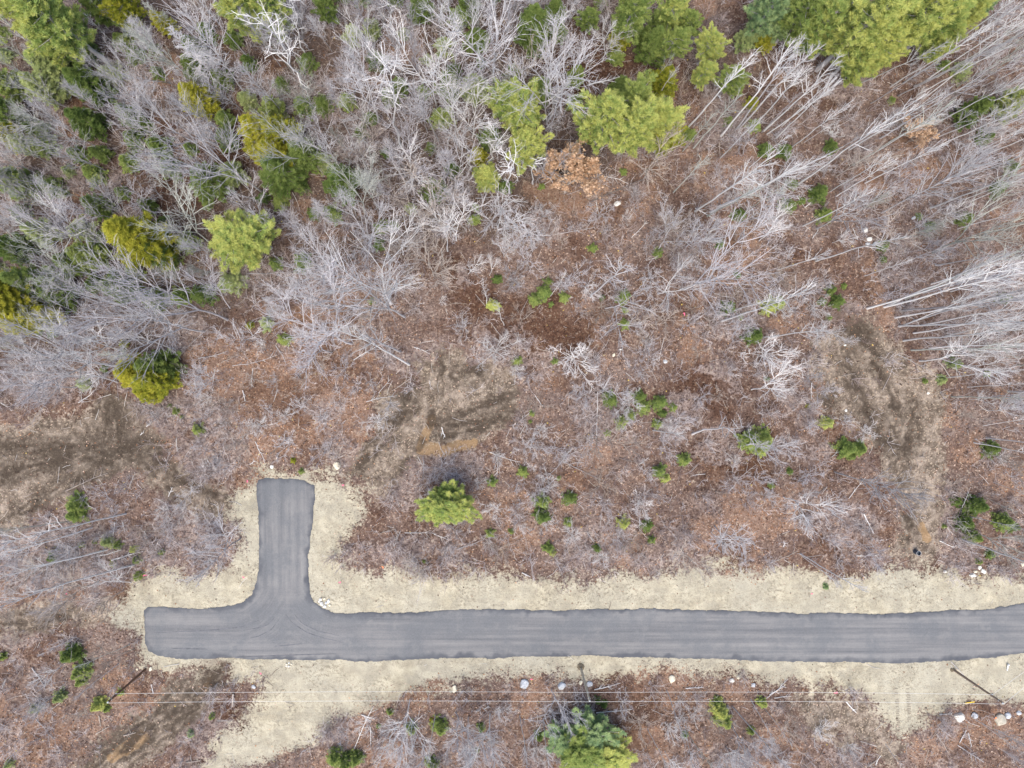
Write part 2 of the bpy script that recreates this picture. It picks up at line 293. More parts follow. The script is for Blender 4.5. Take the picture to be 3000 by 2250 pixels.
def ground_material():
    m, t, b = new_mat('ground', 0.95, 0.1)
    tc = N(t, 'ShaderNodeTexCoord'); P = tc.outputs['Object']
    a1 = N(t, 'ShaderNodeAttribute', attribute_name='zone_a'); a2 = N(t, 'ShaderNodeAttribute', attribute_name='zone_b'); a3 = N(t, 'ShaderNodeAttribute', attribute_name='zone_c')
    s1 = N(t, 'ShaderNodeSeparateColor'); t.links.new(a1.outputs['Color'], s1.inputs[0])
    s2 = N(t, 'ShaderNodeSeparateColor'); t.links.new(a2.outputs['Color'], s2.inputs[0])
    s3 = N(t, 'ShaderNodeSeparateColor'); t.links.new(a3.outputs['Color'], s3.inputs[0])
    sand, dirt, rut = s1.outputs; orange, dark, pale = s2.outputs; ochre = s3.outputs[0]
    fine = noise(t, 4.2, 6, .72, P); mid = noise(t, .55, 5, .65, P); big = noise(t, .1, 4, .6, P); tiny = noise(t, 13, 3, .6, P)
    vor = N(t, 'ShaderNodeTexVoronoi'); vor.inputs['Scale'].default_value = 6.5; t.links.new(P, vor.inputs['Vector'])
    vc = N(t, 'ShaderNodeSeparateColor'); t.links.new(vor.outputs['Color'], vc.inputs[0])
    def broken(mask, n, amt=0.9):      # mask edge broken up by fine grain
        return math_(t, 'MULTIPLY_ADD', math_(t, 'ADD', mask, math_(t, 'MULTIPLY_ADD', n, amt, -amt * .5)), 3.0, -1.0, clamp=True)
    clod = noise(t, 1.7, 5, .7, P)
    k = math_(t, 'ADD', math_(t, 'MULTIPLY', fine, .55), math_(t, 'MULTIPLY', clod, .45))
    ks = ramp(t, k, [(.40, (0, 0, 0)), (.60, (1, 1, 1))])
    lit = ramp(t, k, [(.39, (.028, .016, .011)), (.47, (.092, .054, .037)), (.54, (.185, .116, .082)), (.62, (.40, .29, .225))])
    lit = mixc(t, math_(t, 'MULTIPLY', vc.outputs[0], .5), lit, mixc(t, vc.outputs[1], (.085, .052, .043), (.33, .245, .205)))
    lit = mixc(t, ramp(t, mid, [(.40, (.7, .7, .7)), (.60, (0, 0, 0))]), lit, mixc(t, fine, (.05, .032, .028), (.19, .13, .11)))
    lit = mixc(t, ramp(t, big, [(.42, (0, 0, 0)), (.65, (.4, .4, .4))]), lit, mixc(t, ramp(t, k, [(.4, (0, 0, 0)), (.6, (1, 1, 1))]), (.07, .05, .045), (.42, .35, .32)))
    lit = mixc(t, math_(t, 'MULTIPLY', broken(s3.outputs[1], clod, 1.2), .62), lit, mixc(t, k, (.02, .016, .013), (.13, .095, .078)))  # litter darkened under dense wood: shade painted into the colour
    lit = mixc(t, math_(t, 'MULTIPLY', broken(orange, clod, 1.4), .36), lit, mixc(t, vc.outputs[2], (.20, .105, .062), (.44, .29, .20)))
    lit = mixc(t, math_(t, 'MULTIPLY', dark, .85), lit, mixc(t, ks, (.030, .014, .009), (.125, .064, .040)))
    lit = mixc(t, math_(t, 'MULTIPLY', broken(pale, clod, 2.0), .5), lit, mixc(t, ramp(t, k, [(.42, (0, 0, 0)), (.6, (1, 1, 1))]), (.10, .075, .07), (.50, .42, .39)))
    soil = ramp(t, mid, [(.34, (.085, .066, .05)), (.48, (.18, .142, .11)), (.64, (.33, .27, .217))])
    soil = mixc(t, ramp(t, k, [(.38, (.75, .75, .75)), (.52, (0, 0, 0))]), soil, (.072, .055, .043))
    soil = mixc(t, ramp(t, clod, [(.52, (0, 0, 0)), (.68, (.6, .6, .6))]), soil, (.33, .275, .23))
    soil = mixc(t, ramp(t, vc.outputs[0], [(.86, (0, 0, 0)), (.9, (.7, .7, .7))]), soil, (.40, .32, .24))
    soil = mixc(t, math_(t, 'MULTIPLY', broken(ochre, clod, 1.2), .75), soil, mixc(t, fine, (.20, .125, .065), (.38, .25, .13)))
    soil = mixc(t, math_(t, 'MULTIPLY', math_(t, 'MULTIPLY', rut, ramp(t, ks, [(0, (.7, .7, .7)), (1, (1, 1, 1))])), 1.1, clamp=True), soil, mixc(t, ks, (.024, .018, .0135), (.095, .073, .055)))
    c = mixc(t, broken(math_(t, 'MAXIMUM', dirt, math_(t, 'MAXIMUM', ochre, math_(t, 'MULTIPLY', rut, .5))), ks, .9), lit, soil)
    sn = ramp(t, mid, [(.38, (.27, .235, .165)), (.5, (.39, .345, .245)), (.62, (.52, .465, .34))])
    sn = mixc(t, ramp(t, big, [(.38, (0, 0, 0)), (.66, (.7, .7, .7))]), sn, (.385, .365, .30))
    wet = noise(t, .33, 6, .7, P); sn = mixc(t, ramp(t, wet, [(.50, (0, 0, 0)), (.62, (.75, .75, .75))]), sn, mixc(t, k, (.15, .135, .10), (.37, .34, .27)))
    spn = noise(t, 2.6, 5, .75, P); spk = math_(t, 'MULTIPLY', ramp(t, spn, [(.515, (0, 0, 0)), (.57, (1, 1, 1))]), ramp(t, noise(t, .28, 5, .65, P), [(.44, (.06, .06, .06)), (.58, (1, 1, 1))]))
    sn = mixc(t, math_(t, 'MULTIPLY', spk, .9), sn, mixc(t, tiny, (.10, .082, .056), (.22, .19, .13)))
    sn = mixc(t, .3, sn, ramp(t, tiny, [(.3, (.26, .235, .185)), (.7, (.55, .51, .41))]))
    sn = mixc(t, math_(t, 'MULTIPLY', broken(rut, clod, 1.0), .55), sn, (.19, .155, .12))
    c = mixc(t, math_(t, 'MULTIPLY_ADD', math_(t, 'ADD', sand, math_(t, 'MULTIPLY_ADD', ks, .95, -.475)), 2.4, -.7, clamp=True), c, sn)
    t.links.new(c, b.inputs['Base Color'])
    bump(t, b, math_(t, 'ADD', fine, math_(t, 'MULTIPLY', vc.outputs[0], .35)), 0.7, 0.14)
    return m
GM = ground_material()
nx_, ny_ = X.shape
idx = np.arange(nx_ * ny_).reshape(nx_, ny_)
Fg = np.stack([idx[:-1, :-1], idx[1:, :-1], idx[1:, 1:], idx[:-1, 1:]], -1).reshape(-1, 4)
Vg = np.stack([X, Y, Z], -1).reshape(-1, 3)
za = np.stack([m_sand, m_dirt, m_rut], -1).reshape(-1, 3); zb = np.stack([m_or, m_dk, m_pl], -1).reshape(-1, 3); zc = np.stack([m_oc, m_wood_shade, m_oc * 0], -1).reshape(-1, 3)
# the sheet runs on outside the detailed part, out to the horizon
bord = np.concatenate([idx[:, 0], idx[-1, 1:], idx[-2::-1, -1], idx[0, -2:0:-1]])
bx = Vg[bord]; far = bx.copy(); far[:, :2] *= 14; far[:, 2] = 0
Vall = np.concatenate([Vg, far]); k0 = len(Vg); nb = len(bord); ar = np.arange(nb)
Fo = np.stack([bord, k0 + ar, k0 + (ar + 1) % nb, np.roll(bord, -1)], -1)
ext = lambda a: np.concatenate([a, np.zeros((nb, 3))])
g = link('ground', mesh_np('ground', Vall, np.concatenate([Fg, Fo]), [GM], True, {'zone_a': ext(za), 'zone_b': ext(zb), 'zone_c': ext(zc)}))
tag(g, 'brown forest floor of dead leaves and bare patches of soil', 'ground', kind='structure')
def lifted(name, mask, label, lift=.004):
    sel = (mask.reshape(-1)[Fg] > .5).all(1)
    f = Fg[sel]; u, inv = np.unique(f, return_inverse=True)
    v = Vg[u].copy(); v[:, 2] += lift
    o = link(name, mesh_np(name, v, inv.reshape(f.shape), [GM], True, {'zone_a': za[u], 'zone_b': zb[u], 'zone_c': zc[u]}))
    tag(o, label, name.replace('_', ' '), kind='structure')
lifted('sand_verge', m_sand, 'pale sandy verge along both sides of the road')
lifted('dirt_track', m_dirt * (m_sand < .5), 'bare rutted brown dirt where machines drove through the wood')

# ------------------------------------------------------------ road
def road():
    st = .15
    rx = np.arange(gx(405), gx(3130), st); ry = np.arange(gy(1960), gy(1385), st)
    A, B = np.meshgrid(rx, ry, indexing='ij')
    D = sdist(ROAD, A, B) + (fbm(A, B, 1.6, 5, 3) - .5) * .35 + (fbm(A, B, .25, 6, 2) - .5) * .35
    id_ = np.arange(A.size).reshape(A.shape)
    q = np.stack([id_[:-1, :-1], id_[1:, :-1], id_[1:, 1:], id_[:-1, 1:]], -1).reshape(-1, 4)
    q = q[(D.reshape(-1)[q].mean(1) > 0)]
    u, inv = np.unique(q, return_inverse=True); f = inv.reshape(q.shape)
    ax, by, dd = A.reshape(-1)[u], B.reshape(-1)[u], D.reshape(-1)[u]
    # pull the outer vertices onto the edge line along the gradient of the distance
    gxx, gyy = np.gradient(D, st); gX, gY = gxx.reshape(-1)[u], gyy.reshape(-1)[u]
    ln = np.maximum(np.hypot(gX, gY), .3)
    neg = dd < 0
    ax = np.where(neg, ax - dd * gX / ln ** 2, ax); by = np.where(neg, by - dd * gY / ln ** 2, by)
    z = np.where(dd < .01, -.02, .05) + .02 * sstep(.1, 2.5, dd)
    # coordinate across the wheel paths: straight on the main road, along the spur, round the two corners
    cl, cr = (gx(655), gy(1672)), (gx(1000), gy(1670))
    rl = np.hypot(ax - cl[0], by - cl[1]); rr = np.hypot(ax - cr[0], by - cr[1])
    v = by.copy(); px = ax * S + NX; py = NY - by * S
    spur = sstep(1790, 1690, py)
    v = np.where(py < 1905, v, v)
    wl = sstep(640, 760, px) * (1 - sstep(800, 870, px)) * sstep(1700, 1770, py) * (1 - sstep(1850, 1910, py))
    wr = sstep(840, 890, px) * (1 - sstep(960, 1120, px)) * sstep(1690, 1770, py) * (1 - sstep(1850, 1920, py))
    v = v * (1 - spur) + (ax + 40) * spur
    c = np.stack([sstep(.75, .0, dd + (fbm(ax, by, .8, 55, 3) - .5) * 1.5), spur, np.zeros_like(v)], -1)
    c2 = np.stack([rl / 20, rr / 20, np.zeros_like(v)], -1); c3 = np.stack([wl, wr, np.zeros_like(v)], -1)
    m, t, b = new_mat('asphalt', 0.85, 0.25)
    tc = N(t, 'ShaderNodeTexCoord'); P = tc.outputs['Object']
    def att(nm):
        a = N(t, 'ShaderNodeAttribute', attribute_name=nm); s = N(t, 'ShaderNodeSeparateColor'); t.links.new(a.outputs['Color'], s.inputs[0]); return s.outputs
    e, sp, _ = att('Col'); r1, r2, _ = att('arc'); w1, w2, _ = att('arcw')
    def streak(sx, sy, seed):
        mp = N(t, 'ShaderNodeMapping'); mp.inputs['Scale'].default_value = (sx, sy, 1); mp.inputs['Location'].default_value = (seed, seed, 0)
        t.links.new(P, mp.inputs['Vector']); return noise(t, 1, 5, .65, mp.outputs[0])
    def ring(r, seed):
        cb = N(t, 'ShaderNodeCombineXYZ'); t.links.new(math_(t, 'MULTIPLY', r, 30), cb.inputs[0]); cb.inputs[1].default_value = seed
        return noise(t, 1, 4, .7, cb.outputs[0])
    s = mixc(t, sp, streak(.03, .95, 3), streak(.9, .05, 9))
    s = mixc(t, math_(t, 'MULTIPLY', w1, .8), s, ring(r1, 2.3)); s = mixc(t, math_(t, 'MULTIPLY', w2, .8), s, ring(r2, 7.7))
    blot = noise(t, .22, 5, .6, P); grain = noise(t, 9, 4, .7, P)
    c_ = ramp(t, s, [(.32, (.088, .092, .099)), (.48, (.150, .150, .151)), (.66, (.232, .226, .217))])
    c_ = mixc(t, ramp(t, blot, [(.40, (.65, .65, .65)), (.56, (0, 0, 0))]), c_, (.100, .110, .120))
    c_ = mixc(t, ramp(t, noise(t, .5, 6, .7, P), [(.54, (0, 0, 0)), (.68, (.5, .5, .5))]), c_, (.22, .215, .205))
    c_ = mixc(t, .3, c_, ramp(t, grain, [(.3, (.09, .09, .10)), (.7, (.25, .25, .26))]))
    c_ = mixc(t, math_(t, 'MULTIPLY', e, math_(t, 'MULTIPLY_ADD', blot, 1.4, .05), clamp=True), c_, (.070, .075, .088))
    t.links.new(c_, b.inputs['Base Color']); bump(t, b, grain, .5, .03)
    o = link('road', mesh_np('road', np.stack([ax, by, z], -1), f, [m], True, {'Col': c, 'arc': c2, 'arcw': c3}))
    tag(o, 'grey asphalt road with a short dead-end spur and ragged dark edges', 'road', kind='structure')
road()
def tyre_marks():
    m, t, b = new_mat('tyre_rubber', .8, .2)
    tc = N(t, 'ShaderNodeTexCoord'); f = noise(t, 1.5, 4, .6, tc.outputs['Object'])
    t.links.new(ramp(t, f, [(.35, (.085, .088, .10)), (.65, (.15, .152, .165))]), b.inputs['Base Color'])
    L = [[(1600, 762), (1680, 748), (1745, 725), (1790, 670)], [(1620, 816), (1680, 803), (1760, 760), (1815, 690)], [(1850, 660), (1900, 720), (1990, 780), (2100, 815), (2210, 840)], [(1880, 630), (1960, 720), (2060, 770), (2200, 800)],
         [(1110, 882), (1350, 888)], [(1780, 870), (1960, 852)], [(1400, 945), (1900, 925), (2180, 918)], [(1000, 780), (1300, 770), (1560, 745), (1680, 700)]]
    a = Acc()
    for l in L:
        p = np.array([(gx(tp(7, *q)[0]), gy(tp(7, *q)[1])) for q in l]); n = 14
        tt = np.linspace(0, len(p) - 1, n); q = np.stack([np.interp(tt, np.arange(len(p)), p[:, k]) for k in (0, 1)], -1)
        d = norm(np.gradient(q, axis=0)); pr = np.stack([-d[:, 1], d[:, 0]], -1); wd = .05 * np.sin(np.linspace(.25, 2.9, n))[:, None] + .01
        z = np.full((n, 1), .078)
        V = np.concatenate([np.hstack([q + pr * wd, z]), np.hstack([q - pr * wd, z])]); i = np.arange(n - 1)
        a.add(V, np.stack([i, i + n, i + n + 1, i + 1], -1))
    tag(link('tyre_marks', a.mesh('tyre_marks', [m])), 'thin dark tyre marks curving across the road junction', 'tyre marks', kind='structure')
    a = Acc(); mm = plain('pressed_sand', (.20, .17, .13))
    for x0, x1, y0, y1 in ((2617, 2634, 2018, 2165), (2650, 2668, 2008, 2165)):
        for k, yy in enumerate(np.arange(y0, y1, 5.2)):
            if random.random() < .18: continue
            t_ = (yy - y0) / (y1 - y0); cx, cy = gx((x0 + x1) / 2 + 9 * t_ + random.uniform(-1, 1)), gy(yy); hw = .26 * random.uniform(.7, 1.1); hh = .05
            z = ground_z(cx, cy) + .02
            a.add([(cx - hw, cy - hh, z), (cx + hw, cy - hh + .03, z), (cx + hw, cy + hh + .03, z), (cx - hw, cy + hh, z)], np.array([[0, 1, 2, 3]]))
    tag(link('tread_prints', a.mesh('tread_prints', [mm])), 'two ladder-like rows of tread prints pressed into the sand', 'tread prints', kind='structure')
tyre_marks()

# ------------------------------------------------------------ bare tree prototypes
GA = 2.39996
def poly_line(rng, p, d, L, n, up=0.0, wig=.12):
    pts = [p]; d = d / np.linalg.norm(d)
    for k in range(n - 1):
        d = d + np.array([0, 0, up]) + rng.normal(0, wig, 3); d = d / np.linalg.norm(d)
        p = p + d * L / (n - 1); pts.append(p)
    return np.array(pts)
def perp(rng, d):
    r = rng.normal(0, 1, 3); r = r - d * np.dot(r, d); return r / np.linalg.norm(r)
def interp_pl(pl, s):
    x = s * (len(pl) - 1); i = min(int(x), len(pl) - 2); return pl[i] + (pl[i + 1] - pl[i]) * (x - i), norm(pl[i + 1] - pl[i])

def bare(seed, h, tr, end_=.12, clear=.3, nprim=20, plen=.35, ang=(60, 25), up=.12, crook=.02, nsec=6, ntw=5, shape='oval', fork=0, fork_t=.35, twl=.5, wig=.13, rk=1.0, stems=1, spread=0):
    """returns (trunk mesh data, branch mesh data) as Acc; axis +z, height h"""
    rng = np.random.default_rng(seed); T = Acc(); B = Acc(); B.tw = 0; pr, prr, se, ser, tw, twr = [], [], [], [], [], []
    leaders = []
    for s in range(stems):
        if stems > 1:
            az = s * GA + rng.uniform(-.5, .5); sp = math.radians(spread) * rng.uniform(.25, 1.1)
            d0 = np.array([math.sin(sp) * math.cos(az), math.sin(sp) * math.sin(az), math.cos(sp)]); L = h * rng.uniform(.65, 1.0)
            leaders.append((poly_line(rng, np.array([math.cos(az), math.sin(az), 0]) * tr, d0, L, 9, .03, wig * .6), tr * rng.uniform(.6, 1), L, .1))
        else:
            n = 12; t = np.linspace(0, 1, n); wk = np.cumsum(rng.normal(0, crook * h / 3, (n, 2)), axis=0); wk -= wk[0] + np.outer(t, wk[-1] - wk[0])
            pts = np.column_stack([wk, t * h])
            leaders.append((pts, tr, h, clear))
            if fork:
                pts2 = pts[:max(3, int(fork_t * n) + 1)]
                leaders[-1] = (pts2, tr, None, 1.1)
                for k in range(fork):
                    az = k * 2 * np.pi / fork + rng.uniform(-.6, .6); sp = math.radians(rng.uniform(7, 21))
                    L = h * (1 - fork_t) * rng.uniform(.8, 1.05)
                    leaders.append((poly_line(rng, pts2[-1], np.array([math.sin(sp) * math.cos(az), math.sin(sp) * math.sin(az), math.cos(sp)]), L, 9, .06, wig * .7), tr * .68, L, .12))
    nl = sum(1 for l in leaders if l[3] < 1)
    for (pl, r0, L, cl) in leaders:
        n = len(pl); end = end_ if cl < 1 else .68
        V, F = tubes(pl[None], (r0 * (1 - (1 - end) * np.linspace(0, 1, n) ** .9))[None] * (1 + .35 * np.exp(-np.linspace(0, 1, n) * 18) * (L is None or L == h))[None], 7)
        T.add(V, F)
        if cl >= 1: continue
        npm = max(4, int(nprim / nl))
        for k in range(npm):
            u = (k + rng.uniform(.1, .9)) / npm; t_ = cl + (1 - cl) * u ** .9 * .985
            p, d = interp_pl(pl, t_); az = k * GA + rng.uniform(-.4, .4)
            a = math.radians(ang[0] + (ang[1] - ang[0]) * u + rng.normal(0, 8))
            e1 = perp(rng, d); e2 = np.cross(d, e1); out = e1 * math.cos(az) + e2 * math.sin(az)
            sh = {'oval': .35 + .65 * math.sin(math.pi * min(1, .18 + .82 * u)) if u < .9 else .35, 'cone': 1 - .85 * u, 'vase': .45 + .55 * u * (1.25 - u) * 2, 'even': .8}[shape]
            Lp = plen * h * sh * rng.uniform(.7, 1.2)
            q = poly_line(rng, p, d * math.cos(a) + out * math.sin(a), Lp, 6, up, wig)
            rp = min(.45 * r0 * (1 - .8 * t_) + .02, .075 * rk * (Lp / 3) ** .5 + .008)
            pr.append(q); prr.append(np.linspace(rp, .35 * rp + .004, 6))
            for j in range(nsec):
                s2 = .22 + .76 * (j + rng.uniform(0, 1)) / nsec; p2, d2 = interp_pl(q, s2)
                o2 = perp(rng, d2); a2 = math.radians(rng.uniform(24, 50)); L2 = Lp * rng.uniform(.32, .58) * (1.15 - .55 * s2)
                q2 = poly_line(rng, p2, d2 * math.cos(a2) + o2 * math.sin(a2), L2, 4, up * .8, wig * 1.1)
                r2 = max(.0105, rp * .45 * (1 - .4 * s2)); se.append(q2); ser.append(np.linspace(r2, r2 * .5, 4))
                for i in range(ntw):
                    s3 = .25 + .75 * (i + rng.uniform(0, 1)) / ntw; p3, d3 = interp_pl(q2, min(s3, .999))
                    o3 = perp(rng, d3); a3 = math.radians(rng.uniform(20, 50)); L3 = L2 * twl * rng.uniform(.5, 1.1)
                    tw.append(poly_line(rng, p3, d3 * math.cos(a3) + o3 * math.sin(a3), L3, 3, up * .8, wig)); r3 = max(.009, r2 * .55); twr.append(np.linspace(r3, r3 * .55, 3))
    for P_, R_, sd_ in ((pr, prr, 5), (se, ser, 4), (tw, twr, 3)):
        if P_:
            V_, F_ = tubes(np.array(P_), np.array(R_), sd_); B.add(V_, F_)
            if sd_ == 3: B.tw = len(F_)
    return T, B

PROTO = {}    # kind -> list of dict(h, parts=[(name, mesh)])
def add_bare(kind, bark, n, h, seed0, **kw):
    for k in range(n):
        T, B = bare(seed0 + k * 17, h, **kw)
        bk = bark[k % len(bark)]
        bme = B.mesh('branches', [BARK[bk], TWIG[bk]], False); mi = np.zeros(len(bme.polygons), np.int32)
        if B.tw: mi[-B.tw:] = 1
        bme.polygons.foreach_set('material_index', mi)
        PROTO.setdefault(kind, []).append(dict(h=h, parts=[('trunk', T.mesh('trunk', [BARK[bk]], True)), ('branches', bme)], bark=bk))
add_bare('slim', ['white', 'grey', 'white', 'white', 'lichen', 'white'], 6, 20, 100, tr=.10, end_=.34, clear=.52, nprim=16, plen=.12, ang=(42, 20), up=.10, crook=.008, nsec=5, ntw=2, shape='oval', rk=.42, wig=.10)
add_bare('broad', ['grey', 'lichen', 'grey', 'mauve', 'white', 'grey'], 6, 16, 200, tr=.095, clear=.20, nprim=40, plen=.26, ang=(44, 18), up=.07, crook=.012, nsec=6, ntw=3, shape='oval', fork=3, fork_t=.26, rk=.50, wig=.075)
add_bare('fine', ['mauve', 'grey', 'lichen', 'grey'], 5, 15, 300, tr=.07, clear=.30, nprim=34, plen=.23, ang=(38, 16), up=.10, crook=.008, nsec=6, ntw=2, shape='oval', rk=.50, wig=.08)
add_bare('birch', ['white', 'white'], 2, 15, 400, tr=.125, clear=.30, nprim=17, plen=.20, ang=(62, 40), up=.05, crook=.040, nsec=5, ntw=3, shape='even', wig=.24, rk=.55)
add_bare('sap', ['grey', 'white', 'mauve', 'tan'], 5, 7, 500, tr=.055, clear=.25, nprim=22, plen=.34, ang=(52, 24), up=.10, crook=.02, nsec=6, ntw=4, shape='oval', fork=2, fork_t=.3, rk=.46, wig=.12)
add_bare('bush', ['white', 'mauve', 'grey', 'tan'], 5, 4, 600, tr=.045, nprim=46, plen=.42, ang=(48, 22), up=.04, crook=.02, nsec=6, ntw=4, shape='even', stems=8, spread=66, rk=.48, wig=.16)
add_bare('snag', ['grey', 'white'], 2, 10, 700, tr=.085, clear=.5, nprim=7, plen=.12, ang=(70, 50), up=.0, crook=.02, nsec=3, ntw=1, shape='even', rk=.7)
add_bare('dead', ['lichen', 'grey'], 2, 12, 800, tr=.085, clear=.12, nprim=90, plen=.17, ang=(85, 50), up=-.01, crook=.008, nsec=5, ntw=4, shape='cone', rk=.55)

# ------------------------------------------------------------ conifer prototypes
def tufts(rng, P, D, K, L, wd, spread, upb):
    """needle triangles: P (M,3) points, D (M,3) shoot directions"""
    M = len(P); d = norm(D[:, None, :] * 1.0 + rng.normal(0, spread, (M, K, 3)) + np.array([0, 0, upb]))
    ln = L * rng.uniform(.6, 1.15, (M, K, 1)); base = P[:, None, :] + rng.normal(0, L * .18, (M, K, 3))
    sd_ = norm(np.cross(d, rng.normal(0, .55, (M, K, 3)) + np.array([0, 0, 1.0]))) * wd
    tip = base + d * ln; V = np.stack([base - sd_, base + sd_, tip], 2).reshape(-1, 3)
    F = np.arange(len(V)).reshape(-1, 3)
    return V, F
def conifer(seed, h, Rr, t0, whorls, per, kind):
    rng = np.random.default_rng(seed); W = Acc(); tr = .018 * h + .03
    n = 10; t = np.linspace(0, 1, n); wk = np.cumsum(rng.normal(0, .006 * h, (n, 2)), axis=0); pts = np.column_stack([wk - wk[0], t * h])
    W.add(*tubes(pts[None], (tr * (1 - .93 * t))[None], 8))
    P, D, C, br, brr = [], [], [], [], []
    lop = 1 + .22 * np.sin(np.arange(12) * GA * 3 + rng.uniform(0, 6, 12))
    for k in range(whorls):
        u = (k + rng.uniform(0, .8)) / whorls; z = t0 + (1 - t0) * u * .97
        if kind == 'pine': prof = (.55 + .45 * math.sin(math.pi * min(1, .25 + u * .8))) * (1 if u < .75 else 1 - (u - .75) * 2.6)
        elif kind == 'cedar': prof = (1 - u ** 1.8) * .95 + .05
        else: prof = (1 - u) * .95 + .05
        p0, _ = interp_pl(pts, z)
        for j in range(per):
            az = j * 2 * np.pi / per + k * GA + rng.uniform(-.35, .35)
            L = Rr * prof * rng.uniform(.62, 1.12) * lop[int((az % 6.283) / 6.284 * 12)]
            if kind == 'pine': el, up_ = rng.uniform(-.05, .35) + .5 * u, .07
            elif kind == 'cedar': el, up_ = rng.uniform(.1, .4), .03
            else: el, up_ = rng.uniform(-.25, .1) + .5 * u, .03
            q = poly_line(rng, p0, np.array([math.cos(az) * math.cos(el), math.sin(az) * math.cos(el), math.sin(el)]), L, 6, up_, .07)
            br.append(q); brr.append(np.linspace(.012 * L + .012, .006, 6))
            ns = int({'pine': 9, 'cedar': 8, 'fir': 7}[kind] * max(.5, L / Rr) * 2)
            for i in range(ns):
                s = {'pine': .30, 'cedar': .3, 'fir': .12}[kind] + {'pine': .70, 'cedar': .7, 'fir': .88}[kind] * ((i + rng.uniform(0, 1)) / ns)
                pp, dd = interp_pl(q, min(s, .999)); side = np.cross(dd, [0, 0, 1]); side = side / (np.linalg.norm(side) + 1e-6)
                sg = 1 if i % 2 else -1; off = L * .30 * (1.05 - s) * rng.uniform(.2, 1.1) + .02
                P.append(pp + side * sg * off + np.array([0, 0, rng.uniform(-.05, .12) * Rr * .3])); dv = dd * .8 + side * sg * .6; D.append(dv)
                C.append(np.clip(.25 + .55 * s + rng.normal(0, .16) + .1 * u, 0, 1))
    for i in range(6):
        P.append(pts[-1] - np.array([0, 0, .04 * h * i / 3])); D.append(np.array([0, 0, 1.0])); C.append(.6)
    P, D, C = np.array(P), norm(np.array(D)), np.array(C)
    W.add(*tubes(np.array(br), np.array(brr), 4))
    sizes = {'pine': (26, .075 * Rr + .17, .036, .55, .35), 'cedar': (26, .075 * Rr + .12, .038, .6, .15), 'fir': (18, .10 * Rr + .07, .024, .5, .1)}[kind]
    K, L, wd, spd, upb = sizes
    V, F = tufts(rng, P, D, K, L, wd * (Rr / 3) ** .5 if kind != 'fir' else wd * (Rr / 1.2) ** .5, spd, upb)
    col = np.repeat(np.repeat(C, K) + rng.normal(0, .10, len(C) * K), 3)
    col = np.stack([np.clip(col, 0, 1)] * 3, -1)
    A = Acc(); A.add(V, F, col)
    return W, A
def add_conifer(kind, n, h, Rr, t0, whorls, per, seed0, bark='dark'):
    for k in range(n):
        W, A = conifer(seed0 + 31 * k, h, Rr, t0, whorls, per, kind)
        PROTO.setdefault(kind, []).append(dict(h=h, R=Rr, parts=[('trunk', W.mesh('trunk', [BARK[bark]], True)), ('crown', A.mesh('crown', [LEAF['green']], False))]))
add_conifer('pine', 4, 14, 3.4, .36, 13, 6, 1000, 'grey')
add_conifer('cedar', 3, 10, 2.4, .08, 22, 7, 1100, 'tan')
add_conifer('fir', 4, 3.4, 1.25, .03, 15, 7, 1200, 'tan')

def beech(seed, h, stems):
    T, B = bare(seed, h, tr=.10, clear=.18, nprim=30, plen=.42, ang=(68, 30), up=.08, crook=.02, nsec=6, ntw=4, shape='oval', fork=stems, fork_t=.2, rk=.9)
    rng = np.random.default_rng(seed); bv = np.concatenate(B.V[1:]); pick = bv[rng.choice(len(bv), 7000)]
    d = norm(rng.normal(0, 1, (7000, 3)) + np.array([0, 0, .3])); s1 = norm(np.cross(d, rng.normal(0, 1, (7000, 3)))) * .075; s2 = norm(np.cross(d, s1)) * .13
    c = pick + rng.normal(0, .07, pick.shape)
    V = np.stack([c - s2, c + s1, c + s2, c - s1], 1).reshape(-1, 3); A = Acc(); cc = np.repeat(rng.random(7000), 4); A.add(V, np.arange(len(V)).reshape(-1, 4), np.stack([cc] * 3, -1))
    return T, B, A
for k, st in ((0, 4), (1, 3)):
    T, B, A = beech(1500 + k, 6, st)
    PROTO.setdefault('beech', []).append(dict(h=6, parts=[('trunk', T.mesh('trunk', [BARK['tan']], True)), ('branches', B.mesh('branches', [BARK['tan']])), ('leaves', A.mesh('leaves', [LEAF['orange']]))]))

# ------------------------------------------------------------ labels: what a thing looks like + where it stands by a landmark
MARKS = [('the paved dead-end spur', 840, 1450), ("the road's blunt left end", 430, 1850), ('the left utility pole', 425, 1963), ('the middle utility pole', 1702, 1957), ('the right utility pole', 2795, 1963),
    ('the round cream boulder', 988, 1363), ('the big white boulder', 2809, 2100), ('the orange-leaved beech', 1670, 510), ('the wide lime pine', 1850, 340), ('the two-tiered lime pine', 1520, 340),
    ('the top right pine grove', 2480, 130), ('the left edge golden cedar', 60, 880), ('the lone bright pine', 1305, 1490), ('the dark bottom edge pine', 1730, 2170), ('the tall golden cedar', 780, 430),
    ('the round pale pine', 705, 700), ('the round golden cedar', 420, 720), ('the squat golden cedar', 425, 1095), ('the top left pine', 110, 60), ('the crooked white birch', 1160, 330),
    ('the ochre soil streak', 1310, 1312), ('the dark soil patch', 1650, 985), ('the left bare dirt', 280, 1320), ('the right bare dirt', 2540, 1170), ('the fir clump', 1900, 1200), ('the lone olive fir', 2210, 1290),
    ('the tread prints', 2640, 2085), ('the blue-black drum', 2682, 1616), ('the forked pale tree', 1440, 270), ('the orange sapling', 2680, 405), ('the flat grey boulder', 1535, 2003), ('the stone pile', 951, 1764), ('the roadside lime fir', 2113, 2097)]
ORD = ['nearest', 'second nearest', 'third nearest', 'fourth nearest', 'fifth nearest', 'sixth nearest', 'seventh nearest', 'eighth nearest', 'ninth nearest', 'tenth nearest'] + ['%dth nearest' % k for k in range(11, 60)]
PENDING = {}
